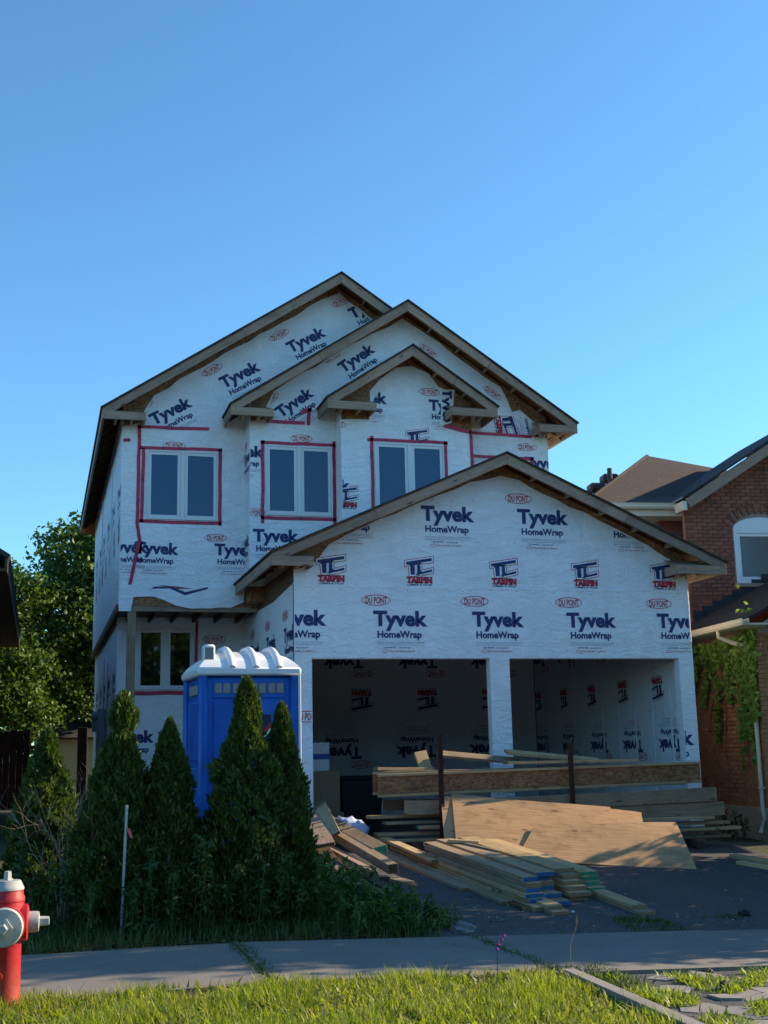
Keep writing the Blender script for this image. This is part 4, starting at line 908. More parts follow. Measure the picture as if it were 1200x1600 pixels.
# ------------------------------------------------------------------ trees
def tree(name, label, base, blobs, nleaf, size, group=None, trunk_h=2.5, tr=.16, mat='maple'):
    T = thing(name, label, 'tree', base, 0, group); b = Vector(base); tk = MB(); top = b+Vector((0, 0, trunk_h))
    tk.tube([b-Vector((0, 0, .2)), b+Vector((.03, .02, trunk_h*.5)), top], [tr*1.3, tr, tr*.8], 9)
    for (cx, cy, cz, rx, ry, rz) in blobs:
        e = b+Vector((cx, cy, cz)); m = top.lerp(e, .5)+Vector((random.uniform(-.2, .2), random.uniform(-.2, .2), .15)); tk.tube([top-Vector((0, 0, .3)), m, e], [tr*.6, tr*.35, tr*.12], 6)
        for _ in range(4):
            q = e+Vector((random.uniform(-1, 1)*rx, random.uniform(-1, 1)*ry, random.uniform(-.6, 1)*rz))*.75; tk.tube([m.lerp(e, .6), m.lerp(q, .7), q], [tr*.2, tr*.12, .012], 5)
    obj('trunk', tk, 'bark', T, True); vol = np.array([bb[3]*bb[4]*bb[5] for bb in blobs])**.75; P = []
    for (bb, w) in zip(blobs, vol/vol.sum()):
        n = int(nleaf*w); ncl = max(6, n//26)
        u = RNG.normal(0, 1, (ncl, 3)); u /= np.linalg.norm(u, axis=1)[:, None]; rr = RNG.uniform(.35, 1.0, ncl)**.55
        c = u*rr[:, None]*np.array(bb[3:])*RNG.uniform(.8, 1.15, (ncl, 1))+np.array(bb[:3])
        q = c[RNG.integers(0, ncl, n)] + RNG.normal(0, 1, (n, 3))*np.array([.22, .22, .14])*(.5+.5*max(bb[3:]))*.75
        P.append(q)
    leaf_cloud('crown', np.concatenate(P)+np.array(base), size, mat, T, nrm=(0, 0, .55), spread=.75)
    return T
tree('maple_tree', 'tall leafy green maple rising behind the house beside its left wall', (1.6, 36.5, .45), [(-.7, 0, 6.8, 1.1, 1.3, 1.3), (.6, .3, 7.2, 1.3, 1.4, 1.5), (-.9, -.3, 5.2, 1.3, 1.4, 1.2), (.5, .2, 5.0, 1.5, 1.6, 1.6), (-.3, .4, 3.4, 1.7, 1.5, 1.2), (1.6, .3, 6, 1.4, 1.4, 1.8)], 34000, .17)
tree('maple_tree', 'lower spreading green tree at the left edge behind the dark fence', (-1.6, 35.0, .45), [(.1, 0, 5.2, 1.1, 1.2, 1.0), (.7, 0, 5.6, .9, 1.0, .9), (-.9, .2, 5.0, 1.3, 1.3, 1.3), (-1.2, 0, 5.7, 1.0, 1.0, .8), (.7, .1, 3.7, 1.3, 1.3, 1.1), (-.3, 0, 3.0, 1.7, 1.4, 1.0), (-2, .3, 4.2, 1.5, 1.4, 1.4), (.9, .2, 2.4, 1.2, 1.1, .8)], 38000, .16)
tree('maple_tree', 'dark background tree closing the gap low behind the garden shed', (.2, 41.0, .45), [(0, 0, 4.2, 1.8, 1.6, 1.8), (-2.2, 0, 4.0, 1.8, 1.6, 1.7), (1.8, 0, 4.0, 1.8, 1.6, 1.8), (-4, 0, 4, 1.8, 1.6, 1.8), (-1, 0, 2.2, 2.4, 1.4, 1.3), (1.5, 0, 2.2, 2, 1.4, 1.3)], 16000, .22)

# ------------------------------------------------------------------ cedars
def cedar(label, x, y, h, r, seed, lean=(0, 0), waist=None, prf=None):
    rg_ = np.random.default_rng(seed); z0 = gz(x, y); T = thing('cedar_shrub', label, 'shrub', (x, y, z0), 0, 'young cedars in a row along the drive')
    tk = MB().tube([(x, y, z0-.05), (x+lean[0]*.5, y+lean[1]*.5, z0+h*.5), (x+lean[0], y+lean[1], z0+h*.93)], [.03, .02, .006], 6); obj('trunk', tk, 'bark', T)
    n = int(23000*h/2*r/.33); t = rg_.uniform(0, 1, n)**1.25
    ph = rg_.uniform(0, 2*math.pi, n)
    prof = np.interp(t, [0, .06, .2, .45, .7, .88, .96, 1], [.55, .86, 1.0, .86, .58, .29, .16, .02])
    if prf: prof = np.interp(t, *prf)
    if waist: prof = prof*(1-.62*np.exp(-((t-waist)/.03)**2))
    lump = 1+.13*np.sin(ph*3+t*17+seed)+.10*np.sin(ph*5-t*31+seed*2)+.08*np.sin(ph*9+t*57+seed)
    rr = r*prof*lump*rg_.uniform(.5, 1.08, n)**.45
    kp = ~((np.sin(ph*4+t*23+seed*3)+np.sin(ph*7-t*41+seed)+np.sin(t*67+ph*2) > 1.8) & (rr > r*prof*.62)); t, ph, rr = t[kp], ph[kp], rr[kp]; n = len(t)
    P = np.stack([x+lean[0]*t+rr*np.cos(ph), y+lean[1]*t+rr*np.sin(ph), z0+t*h+rg_.normal(0, .02, n)], 1)
    # each spray: narrow pointed fan pointing up and out
    up = np.stack([np.cos(ph)*.55, np.sin(ph)*.55, np.full(n, 1.0)], 1)+rg_.normal(0, .34, (n, 3)); up /= np.linalg.norm(up, axis=1)[:, None]
    sd_ = rg_.normal(0, 1, (n, 3)); sd_ -= (sd_*up).sum(1)[:, None]*up; sd_ /= np.linalg.norm(sd_, axis=1)[:, None]
    L = (.050*rg_.uniform(.6, 1.5, n))[:, None]; w = L*.20; nn = np.cross(up, sd_)
    V = np.stack([P-up*L*.3, P+up*L*.15+sd_*w+nn*w*.3, P+up*L*.75+sd_*w*.2, P+up*L*.25-sd_*w+nn*w*.3, P+up*L*.5+sd_*w*1.9, P+up*L*.42-sd_*w*1.9], 1).reshape(-1, 3); k = np.arange(n)*6
    F = np.concatenate([np.stack([k, k+1, k+2], 1), np.stack([k, k+2, k+3], 1), np.stack([k, k+4, k+1], 1), np.stack([k, k+3, k+5], 1)])
    fast('crown', V, F, 'cedar', T); return T
cedar('leaning loose cedar at the left, beside bare twigs and the shed', .08, 12.8, 1.72, .36, 3, (.02, .1))
cedar('cedar with a pinched round tuft on top, second from the left', .72, 12.05, 2.08, .38, 5, (.06, 0), .84, ([0, .06, .2, .45, .66, .78, .84, .92, .97, 1], [.55, .86, 1.0, .86, .58, .36, .36, .30, .17, .03]))
cedar('shortest narrow cedar between the tufted one and the blue toilet', 1.22, 12.0, 1.83, .33, 8)
cedar('tallest cedar standing in front of the blue portable toilet', 1.93, 11.9, 2.24, .38, 12, (.02, 0), None, ([0, .06, .2, .48, .62, .72, .78, .92, .97, 1], [.6, .9, 1.0, .92, .78, .50, .34, .26, .15, .02]))
cedar('rightmost cedar at the corner of the garage beside scrap boards', 2.33, 12.0, 2.0, .30, 17, (-.02, 0))
# bare shrub with bleached twigs
DS = thing('dead_shrub', 'bare bleached twiggy shrub between the two leftmost cedars', 'shrub', (.22, 11.9, .05)); tw = MB()
def twig(p, d, L, r, lev):
    q = p+d*L*.5+Vector((random.gauss(0, .02), random.gauss(0, .02), 0)); e = q+(d+Vector((random.gauss(0, .3), random.gauss(0, .3), random.gauss(0, .12)))).normalized()*L*.5
    tw.tube([p, q, e], [r, r*.8, r*.5], 5)
    if lev:
        for _ in range(3 if lev > 1 else 2): twig(q.lerp(e, random.random()), (d+Vector((random.gauss(0, .55), random.gauss(0, .45), random.gauss(0, .3)))).normalized(), L*.62, r*.5, lev-1)
for a in range(5): twig(Vector((.27+random.gauss(0, .04), 12.05, .08)), Vector((random.uniform(-.12, .18), random.uniform(-.1, .1), 1)).normalized(), .82, .008, 3)
obj('branches', tw, 'dead_wood', DS)
# steel rod with ribbon
RD = thing('survey_stake', 'thin galvanised rod with a pink ribbon standing before the second cedar', 'stake', (.79, 11.62, gz(.79, 11.6)))
obj('rod', MB().tube([(.77, 11.62, 0), (.80, 11.60, 1.18)], .014, 8), 'galv', RD); obj('ribbon', MB().add([(.80, 11.585, .98), (.835, 11.58, .97), (.84, 11.58, .945), (.81, 11.585, .94), (.83, 11.57, .90), (.86, 11.575, .88)], [(0, 1, 2, 3), (3, 2, 5, 4)]), 'pink', RD)

# ------------------------------------------------------------------ portable toilet
PTL = thing('portable_toilet', 'blue portable toilet with ribbed white roof standing behind the cedars', 'toilet', (2.22, 14.05, gz(2.3, 14)), rad(2.5))
def pt(name, mb, mats, parent=PTL, smooth=False): return obj(name, mb, mats, parent, smooth, local=True)
hw = .515; zt = 2.27
body = pt('cabin', MB().cbox((-hw, -hw, .12), (hw, hw, zt), .05), 'blue_plastic', smooth=True)
pt('skid_base', MB().cbox((-.56, -.56, 0), (.56, .56, .13), .02), 'grey_plastic')
for sx in (-1, 1):
    for sy in (-1, 1): pt('corner_post', MB().cbox((sx*hw-.05, sy*hw-.05, .12), (sx*hw+.05, sy*hw+.05, zt+.005), .03), 'blue_plastic', smooth=True)
pt('edge_trim', MB().cbox((hw+.035, -hw-.055, .15), (hw+.065, -hw-.03, zt), .006), 'white_plastic')
for z0, z1 in ((.25, 1.25), (1.33, 1.98)):
    pt('panel', MB().cbox((-.40, -hw-.018, z0), (.40, -hw+.01, z1), .012), 'blue_plastic'); pt('panel', MB().cbox((-hw-.018, -.40, z0), (-hw+.01, .40, z1), .012), 'blue_plastic')
pt('vent_panel', MB().cbox((-.41, -hw-.015, 2.00), (.41, -hw+.01, 2.22), .012), 'blue_plastic')
for k in range(8):
    x = -.30+.20*(k//2)+(-.046 if k % 2 == 0 else .046); pt('vent_window', MB().cbox((x-.039, -hw-.024, 2.055), (x+.039, -hw-.012, 2.165), .006), 'vent_film')
for k in range(3): pt('vent_window', MB().cbox((-hw-.024, -.28+.2*k, 2.055), (-hw-.01, -.13+.2*k, 2.165), .006), 'vent_film')
sg_ = pt('sign', MB().box((.10, -hw-.026, 1.35), (.24, -hw-.018, 1.82)), 'sign_navy')
pt('sign_stripe', MB().prism([(.105, 1.60), (.235, 1.74), (.235, 1.68), (.105, 1.54)], lambda u, v, w: (u, w, v), -hw-.0285, -hw-.0265), 'sign_red', sg_); pt('sign_stripe', MB().prism([(.105, 1.535), (.235, 1.675), (.235, 1.64), (.105, 1.50)], lambda u, v, w: (u, w, v), -hw-.0285, -hw-.0265), 'sign_white', sg_)
rf_ = MB(); nseg = 14; e0 = .585; prof = []
rf_.cbox((-e0, -e0, zt-.02), (e0, e0, zt+.07), .02)
pt('roof_rim', rf_, 'white_plastic', smooth=True)
dm = MB(); rings = []                                   # domed roof: half-barrel with sloping hipped ends
for (inset, zz) in ((.02, .07), (.05, .105), (.10, .15), (.17, .195), (.27, .235), (.36, .26), (.46, .275)):
    ix = inset*.85; rings.append([(-e0+ix, -e0+inset, zt+zz), (e0-ix, -e0+inset, zt+zz), (e0-ix, e0-inset, zt+zz), (-e0+ix, e0-inset, zt+zz)])
vs = [p for r in rings for p in r]; fs = [(i*4+a, i*4+(a+1) % 4, i*4+4+(a+1) % 4, i*4+4+a) for i in range(len(rings)-1) for a in range(4)]+[tuple(len(vs)-4+a for a in range(4))]
dome = pt('roof_dome', dm.add(vs, fs), 'white_plastic', smooth=True)
for xk in (-.20, .07, .33):
    path = [(xk, -e0+i_+.012, zt+z_-.002) for i_, z_ in ((.01, .06), (.05, .105), (.10, .155), (.17, .205), (.27, .25), (.36, .28), (.46, .295))]; path += [(x, -y, z) for x, y, z in reversed(path)]
    pt('roof_rib', MB().tube(path, .046, 12), 'white_plastic', dome, True)
vp = pt('vent_stack', MB().cbox((-.50, -.46, zt+.10), (-.37, -.30, zt+.33), .02), 'white_plastic', smooth=True); pt('vent_opening', MB().cbox((-.485, -.470, zt+.12), (-.385, -.455, zt+.30), .01), 'grey_plastic', vp)

# ------------------------------------------------------------------ fire hydrant
HX, HY = -.165, 8.8
HYD = thing('fire_hydrant', 'red fire hydrant with white bonnet and caps in the lit grass', 'hydrant', (HX, HY, 0), rad(-12))
def hy(name, mb, mats, parent=HYD): return obj(name, mb, mats, parent, True, True)
hy('barrel', MB().lathe([(.125, -.1), (.125, .0), (.112, .03), (.105, .06), (.103, .42), (.118, .46), (.120, .60), (.113, .68), (.117, .685), (.116, .71), (.108, .72), (.104, .76)], 36), 'hyd_red')
hy('bonnet', MB().lathe([(.109, .757), (.109, .770), (.104, .778), (.088, .812), (.082, .818), (.03, .820)], 36), 'hyd_white')
hy('operating_nut', MB().lathe([(.036, .817), (.034, .828), (.027, .832), (.024, .875), (.008, .878)], 5), 'hyd_white')
def nozzle(rot, r0, r1, z, big):
    m = Matrix.Translation((0, 0, z)) @ Matrix.Rotation(rot, 4, 'Z')
    def tm(mb): mb.v = [tuple(m @ Vector(p)) for p in mb.v]; return mb
    hy('nozzle_flange', tm(MB().lathe([(r0*1.35, .06), (r0*1.4, .105), (r0*1.38, .135), (r0*1.05, .145)], 28, 'X')), 'hyd_red')
    c = hy('nozzle_cap', tm(MB().lathe([(r1, .14), (r1, .19 if not big else .165), (r1*.94, .21 if not big else .185), (r1*.5, .215 if not big else .195)], 28, 'X')), 'hyd_white')
    hy('cap_nut', tm(MB().lathe([(r1*.5, .19), (r1*.5, .215), (.034, .22), (.030, .275), (.01, .278)], 5, 'X')), 'hyd_white', c)
nozzle(rad(10), .085, .068, .545, False); nozzle(rad(-82), .095, .125, .535, True); nozzle(rad(190), .085, .068, .545, False)
hy('base_flange', MB().lathe([(.16, -.03), (.16, .012), (.125, .02)], 28), 'hyd_red')
hy('drain_boss', MB().lathe([(.035, .08), (.035, .115), (.02, .12)], 14, 'Y', (-.02, 0, .22)), 'hyd_red')

# ------------------------------------------------------------------ lumber on the driveway
def G3(x, y, h): return (x, y, gz(x, y)+.012+h)
LB = 'loose boards on the driveway'
def lumber(label, near, far, h, w=.14, t=.038, mat='pine', ends='end_raw', hf=None, edge=False, group=None, twist=0):
    """board lying on the drive; near/far = (x, y), h = height of its underside above the drive"""
    hf = h if hf is None else hf
    a, b = Vector(G3(*far, hf+t/2)), Vector(G3(*near, h+t/2))
    d = (b-a).normalized(); up = Vector((0, 0, 1)); face = up
    if edge: face = d.cross(up)
    o = board('lumber_board', a, b, w, t, mat, None, tuple(face), ends=ends, twist=twist)
    tag(o, label, 'board', group); return o
# stack of studs in the middle of the drive
cols = [  # name, near x, near y, far x, far y, layers, ends
    ('left column', 4.98, 12.28, 4.68, 14.72, 6, 'end_blue'),
    ('middle column', 5.27, 12.62, 4.98, 15.02, 6, 'end_blue'),
    ('right column', 5.60, 12.78, 5.34, 15.30, 6, 'end_raw'),
    ('far right column', 5.92, 12.95, 5.66, 15.45, 5, 'end_green')]
ordn = ['bottom', 'second lowest', 'third lowest', 'third highest', 'second highest', 'top']
for ci, (nm, nx_, ny_, fx_, fy_, L_, en) in enumerate(cols):
    for k in range(L_):
        out = (L_-1-k)*random.uniform(.01, .085)+random.uniform(-.06, .08)
        j = random.uniform(-.015, .015); dv = Vector((nx_-fx_, ny_-fy_)).normalized()
        name = ordn[k] if L_ == 6 else ['bottom', 'second lowest', 'middle', 'second highest', 'top'][k]
        e = en if random.random() < .62 else 'end_raw'
        lumber(f'{name} pale stud in the {nm} of the stack before the plywood', (nx_+j+dv.x*out, ny_+dv.y*out), (fx_+j+random.uniform(-.025, .025)-dv.x*random.uniform(-.1, .12), fy_-dv.y*random.uniform(-.1, .12)), .004+k*.0485, (.22, .23, .26, .22)[ci]-random.choice((0, 0, .05)), .047, 'pine' if random.random() < .75 else 'pine_grey', e, group=LB)
lumber('short block lying across the far end of the stud stack', (5.26, 14.55), (4.92, 14.72), .297, .14, .038, 'pine', group=LB)
lumber('thin grey strip laid diagonally on top of the stud stack', (5.28, 13.9), (4.98, 14.85), .296, .05, .02, 'pine_grey', group=LB)
for i, (lab, n_, f_, h_, w_, m_, e_) in enumerate([
    ('leftmost single board flat on the drive left of the stud stack', (4.60, 13.15), (4.28, 16.05), 0, .14, 'pine_grey', 'end_raw'),
    ('board with dark square end lying on two others left of the stack', (4.90, 13.40), (4.55, 16.20), .080, .14, 'pine', 'end_raw'),
    ('lower board beneath the dark-ended one left of the stack', (4.76, 12.38), (4.44, 15.90), .002, .14, 'pine_grey', 'end_raw'),
    ('middle board beneath the dark-ended one left of the stack', (4.86, 12.75), (4.58, 16.0), .041, .14, 'pine', 'end_raw'),
    ('thin weathered offcut beside the stack at its near left corner', (4.84, 12.05), (4.72, 13.6), .0, .10, 'dark_wood', 'end_raw'),
    ('lower of two wide planks reaching farthest toward the sidewalk', (5.11, 11.82), (4.92, 15.2), .0, .20, 'pine_grey', 'end_raw'),
    ('upper of two wide planks reaching farthest toward the sidewalk', (5.09, 11.92), (4.93, 15.0), .040, .17, 'pine', 'end_raw'),
    ('lower of two boards at the right foot of the stack', (6.02, 11.72), (5.84, 14.2), .0, .19, 'pine_grey', 'end_raw'),
    ('upper of two boards at the right foot of the stack', (6.00, 11.86), (5.84, 14.3), .040, .17, 'pine', 'end_raw'),
    ('single stud lying against the far left corner of the stack', (4.62, 14.3), (4.50, 16.3), .12, .14, 'pine', 'end_raw')]):
    lumber(lab, n_, f_, h_, w_, .038, m_, e_, group=LB)
# scrap heap beside the cedars
SP = 'scrap boards heaped beside the cedars'
for lab, n_, f_, h_, hf_, w_, t_, m_, e_, tw_ in [
    ('thick plank with green end on top of the scrap heap', (4.05, 14.75), (3.78, 17.2), .16, .34, .19, .09, 'pine_grey', 'end_green', .2),
    ('square timber with dark end in the middle of the scrap heap', (3.98, 13.95), (3.72, 16.5), .06, .20, .12, .11, 'pine_grey', 'dark_wood', .1),
    ('bleached board with split end below the square timber', (3.76, 13.55), (3.58, 15.6), .05, .10, .13, .05, 'grey_wood', 'dark_wood', -.1),
    ('pale split board reaching lowest out of the scrap heap', (3.70, 13.05), (3.50, 15.0), .0, .05, .11, .04, 'pine_grey', 'dark_wood', .05),
    ('wide grey plank half buried in weeds under the scrap heap', (3.42, 12.75), (3.34, 14.9), .02, .06, .22, .045, 'grey_wood', 'dark_wood', .12),
    ('short board propped on end at the top of the scrap heap', (3.60, 15.3), (3.88, 17.4), .28, .52, .19, .04, 'pine', 'dark_wood', .5),
    ('broad grey offcut across the upper scrap heap beside the cedar', (3.40, 14.9), (3.62, 16.8), .22, .36, .24, .045, 'grey_wood', 'dark_wood', .15),
    ('dark board under the broad grey offcut in the scrap heap', (3.36, 14.6), (3.55, 16.6), .08, .14, .24, .06, 'dark_wood', 'dark_wood', 0),
    ('pale wedge offcut lying in front of the square timber end', (4.05, 13.55), (3.90, 13.95), .0, .0, .16, .04, 'pine', 'end_raw', 0),
    ('narrow dark strip between the scrap boards and weeds', (3.60, 12.95), (3.42, 15.3), .06, .09, .09, .05, 'dark_wood', 'dark_wood', .1)]:
    lumber(lab, n_, f_, h_, w_, t_, m_, e_, hf=hf_, group=SP, twist=tw_)
# timber pile across the garage opening
TP = 'timber pile across the garage doors'
def bar(label, x0, x1, y, z0, z1, w, t, mat, ends='end_raw', edge=False, y1=None):
    y1 = y if y1 is None else y1
    o = board('lumber_board', (x0, y, z0), (x1, y1, z1), w, t, mat, None, (0, -1, 0) if edge else (0, 0, 1), ends=ends); return tag(o, label, 'board', TP)
for k, (x0, x1, y, z, w, m, e, lab) in enumerate([
    (4.55, 9.72, 16.30, .33, .24, 'pine_grey', 'end_raw', 'lowest flat board of the timber pile across the garage'),
    (4.20, 9.85, 16.22, .44, .24, 'pine', 'end_raw', 'pale long board sticking out left low in the timber pile'),
    (4.40, 9.70, 16.25, .52, .22, 'pine', 'end_raw', 'pale board third from the ground in the timber pile'),
    (4.95, 9.40, 16.12, .60, .14, 'pine', 'end_green', 'board with green painted end in the timber pile by the rusty post'),
    (4.55, 9.55, 16.35, .66, .22, 'pine_grey', 'end_raw', 'greying board under the wide planks of the timber pile'),
    (4.35, 7.60, 16.45, .74, .20, 'pine', 'end_raw', 'shorter pale board at the left end of the timber pile')]):
    bar(lab, x0, x1, y, z, z-.02, w, .04, m, e)
for x in (4.9, 6.9, 9.1): tag(board('bearer', (x, 15.98, gz(x, 16.2)+.06), (x, 16.7, gz(x, 16.4)+.06), .12, .10, 'dark_wood', None, (0, 0, 1)), f'dark bearer block under the timber pile, {"left" if x < 5 else "middle" if x < 8 else "right"} one of three', 'block', TP)
bar('upper wide plank on edge with its end in front of the brick wall', 5.4, 9.50, 16.14, .84, .905, .195, .045, 'pine_grey', edge=True)
bar('second wide plank on edge behind the plywood top', 4.8, 9.35, 16.22, .86, .80, .19, .045, 'pine_grey', edge=True)
bar('lower wide greying plank on edge at the right of the timber pile', 5.9, 9.62, 16.16, .66, .70, .19, .045, 'pine_grey', edge=True)
bar('dark wide plank on edge under the joists at the left', 4.52, 7.4, 16.3, .90, .86, .14, .045, 'dark_wood', edge=True)
def ijoist(label, x0, z0, x1, z1, y, rot=0):
    T = thing('wood_joist', label, 'joist', ((x0+x1)/2, y, gz(7, 16)), 0, 'wood joists on the timber pile')
    d = Vector((x1-x0, 0, z1-z0)).normalized(); n = Vector((-d.z, 0, d.x)); a, b = Vector((x0, y, z0)), Vector((x1, y, z1))
    for s in (-1, 1): board('flange', a+n*s*.135, b+n*s*.135, .064, .036, 'pine', T, tuple(n), ends='end_raw')
    board('web', a, b, .236, .011, MAT['osb'] and 'osb', T, (0, -1, 0), ch=.001); return T
ijoist('long wooden joist with strand-board web lying on top of the timber pile, front one', 4.43, 1.16, 9.30, 1.22, 16.20)
ijoist('second wooden joist lying just behind the front one on the timber pile', 4.40, 1.19, 9.10, 1.20, 16.34)
for lab, p0, p1, w, t, m, fc in [
    ('dark plank tilted on the joists left of the centre pillar', (5.45, 16.5, 1.56), (6.55, 16.4, 1.44), .14, .04, 'pine_grey', (0, -.6, 1)),
    ('longer plank slanting down over the joists right of the pillar', (6.35, 16.35, 1.57), (7.75, 16.3, 1.42), .16, .04, 'pine', (0, -.3, 1)),
    ('flat pale plank resting on the joists by the centre pillar', (6.3, 16.25, 1.42), (8.3, 16.25, 1.41), .20, .04, 'pine', (0, 0, 1)),
    ('short offcut standing up beside the left rusty post', (5.25, 16.45, 1.20), (5.16, 16.6, 1.60), .19, .04, 'pine', (.2, -1, 0)),
    ('board end lying crosswise on the left end of the joists', (4.45, 16.36, 1.38), (5.3, 16.5, 1.36), .14, .04, 'pine_grey', (0, 0, 1))]:
    tag(board('lumber_board', p0, p1, w, t, m, None, fc, ends='end_raw'), lab, 'board', TP)
# plywood sheets leaning on the pile
def ply(label, bl, br, tl, tr, t=.016):
    bl, br, tl, tr = map(Vector, (bl, br, tl, tr)); n = (br-bl).cross(tl-bl).normalized(); mid = (bl+br)/2; x = (br-bl).normalized(); y = n.cross(x)
    mtx = Matrix((x, y, n)).transposed().to_4x4(); mtx.translation = bl; inv = mtx.inverted(); q = [inv @ p for p in (bl, br, tr, tl)]
    nx_, ny_ = 14, 7; vs = []; fs = []
    for s in (0, -t):
        for j in range(ny_+1):
            for i in range(nx_+1):
                u, v_ = i/nx_, j/ny_; p = q[0].lerp(q[1], u).lerp(q[3].lerp(q[2], u), v_); vs.append((p.x, p.y, p.z+s+.010*math.sin(u*3.1)*math.sin(v_*2.2)+.006*math.sin(u*7+v_*3)))
    w1 = nx_+1; m = w1*(ny_+1)
    for j in range(ny_):
        for i in range(nx_): k = j*w1+i; fs += [(k, k+1, k+w1+1, k+w1), (m+k, m+k+w1, m+k+w1+1, m+k+1)]
    rim = [i for i in range(w1)]+[j*w1+nx_ for j in range(1, ny_+1)]+[ny_*w1+i for i in range(nx_-1, -1, -1)]+[j*w1 for j in range(ny_-1, 0, -1)]
    fs += [(rim[i], rim[(i+1) % len(rim)], m+rim[(i+1) % len(rim)], m+rim[i]) for i in range(len(rim))]
    o = obj('plywood_sheet', MB().add(vs, fs), 'ply'); o.matrix_basis = mtx; tag(o, label, 'plywood', 'plywood sheets leaning on the timber pile'); return o
ply('largest plywood sheet leaning back on the timber pile, catching the sun', (5.22, 15.30, .36), (7.62, 14.70, .14), (5.44, 16.10, 1.03), (8.02, 15.62, .72))
ply('plywood sheet at the right, lying lower in front of the largest one', (5.9, 15.0, .22), (8.10, 14.36, .06), (6.35, 15.42, .60), (8.30, 15.18, .60))
ply('plywood sheet edge showing at the left behind the largest one', (5.10, 15.42, .36), (7.2, 15.0, .24), (5.28, 16.08, 1.00), (7.6, 15.70, .80))
for (x, y, zt_, lab) in ((5.25, 15.98, 1.83, 'left rusty steel post standing against the timber pile'), (7.18, 16.03, 1.66, 'right rusty steel post standing against the timber pile')):
    P_ = thing('steel_post', lab, 'post', (x, y, gz(x, y)), 0, 'rusty steel posts'); z0 = gz(x, y)-.05
    obj('flange', MB().box((x-.03, y-.004, z0), (x+.03, y+.004, zt_)), 'rust', P_); obj('web', MB().box((x+.022, y-.05, z0), (x+.030, y-.0045, zt_-.002)), 'rust', P_); obj('tip', MB().box((x-.031, y-.006, zt_-.03), (x-.005, y+.006, zt_+.012)), 'rust', P_)
# two boards at the right edge of the drive
for lab, n_, f_, h_ in (('upper of two boards lying at the right edge of the drive', (9.30, 14.25), (8.98, 14.95), .05), ('lower of two boards lying at the right edge of the drive', (9.42, 13.75), (8.93, 14.72), .0)):
    lumber(lab, n_, f_, h_, .16, .045, 'pine', group='boards at the right edge of the drive')
# ------------------------------------------------------------------ things in the left garage bay
fl = .33
def carton(label, c, s, rz, mat, stripe=None):
    T = thing('carton', label, 'box', (c[0], c[1], c[2]-s[2]/2), rad(rz), 'cartons inside the garage')
    obj('box', MB().cbox((-s[0]/2, -s[1]/2, 0), (s[0]/2, s[1]/2, s[2]), .008), mat, T, local=True)
    obj('flap', MB().box((-s[0]/2+.01, -s[1]/2+.01, s[2]+.001), (-.005, s[1]/2-.01, s[2]+.006)), mat, T, local=True); obj('flap', MB().box((.005, -s[1]/2+.01, s[2]+.001), (s[0]/2-.01, s[1]/2-.01, s[2]+.009)), mat, T, local=True)
    if stripe: obj('printed_band', MB().box((-s[0]/2+.005, -s[1]/2-.003, s[2]*.42), (s[0]/2-.005, -s[1]/2-.001, s[2]*.62)), stripe, T, local=True)
    return T
carton('white carton with blue band on top of the brown box inside the garage', (4.08, 18.6, 1.55), (.34, .4, .42), 14, 'box_white', 'blue_print')
carton('brown cardboard box at the left wall inside the garage', (4.15, 18.7, 1.03), (.55, .6, .62), 4, 'cardboard')
carton('lower brown cardboard box on the floor inside the garage', (4.2, 18.65, .525), (.6, .6, .39), -3, 'cardboard')
bin_ = thing('trash_bin', 'black plastic bin inside the left garage bay beside the boxes', 'bin', (4.85, 18.9, fl))
bb = MB(); 
for (z, a) in ((fl, .24), (fl+.86, .30)): bb.v += [(4.85-a*1.1, 18.9-a, z), (4.85+a*1.1, 18.9-a, z), (4.85+a*1.1, 18.9+a, z), (4.85-a*1.1, 18.9+a, z)]
bb.f = [(0, 1, 2, 3), (4, 5, 6, 7), (0, 1, 5, 4), (1, 2, 6, 5), (2, 3, 7, 6), (3, 0, 4, 7)]; bb.m = [0]*6
obj('body', bb, 'black', bin_); obj('lid', MB().cbox((4.85-.36, 18.9-.33, fl+.86), (4.85+.36, 18.9+.33, fl+.92), .02), 'black', bin_)
def crumple(name, label, cat, c, s, mat, seed):
    bm = bmesh.new(); bmesh.ops.create_icosphere(bm, subdivisions=3, radius=1); rr = random.Random(seed); ph = [rr.uniform(0, 6) for _ in range(6)]
    for v in bm.verts:
        k = 1+.22*math.sin(v.co.x*5+ph[0])*math.sin(v.co.y*6+ph[1])+.14*math.sin(v.co.z*9+ph[2]+v.co.x*4)+rr.uniform(-.03, .03)
        v.co = Vector((v.co.x*s[0]*k, v.co.y*s[1]*k, max(-.35, v.co.z)*s[2]*k))
    me = bpy.data.meshes.new(name); bm.to_mesh(me); bm.free(); me.materials.append(MAT[mat]); o = bpy.data.objects.new(name, me); link(o); o.location = (c[0], c[1], c[2]+.33*s[2]); return tag(o, label, cat)
crumple('plastic_bag', 'crumpled blue and white plastic bag before the left garage bay', 'bag', (4.12, 16.55, gz(4.1, 16.5)+.10), (.26, .16, .22), 'bag', 3)
crumple('plastic_bag', 'small flat torn plastic piece left of the crumpled bag', 'bag', (3.82, 16.6, gz(3.8, 16.5)+.08), (.16, .14, .12), 'bag', 5)
crumple('stone', 'grey stone in the weeds at the edge of the drive', 'stone', (3.86, 11.2, gz(3.9, 11.2)-.01), (.11, .08, .08), 'stone', 9)
crumple('stone', 'small dark stone on the drive near the right picture edge', 'stone', (7.05, 11.6, gz(7, 11.6)), (.06, .05, .05), 'black', 11)
crumple('stone', 'dark lump lying among the broken apron slabs', 'stone', (4.75, 8.15, gz(4.75, 8.1)+.02), (.035, .03, .04), 'black', 13)
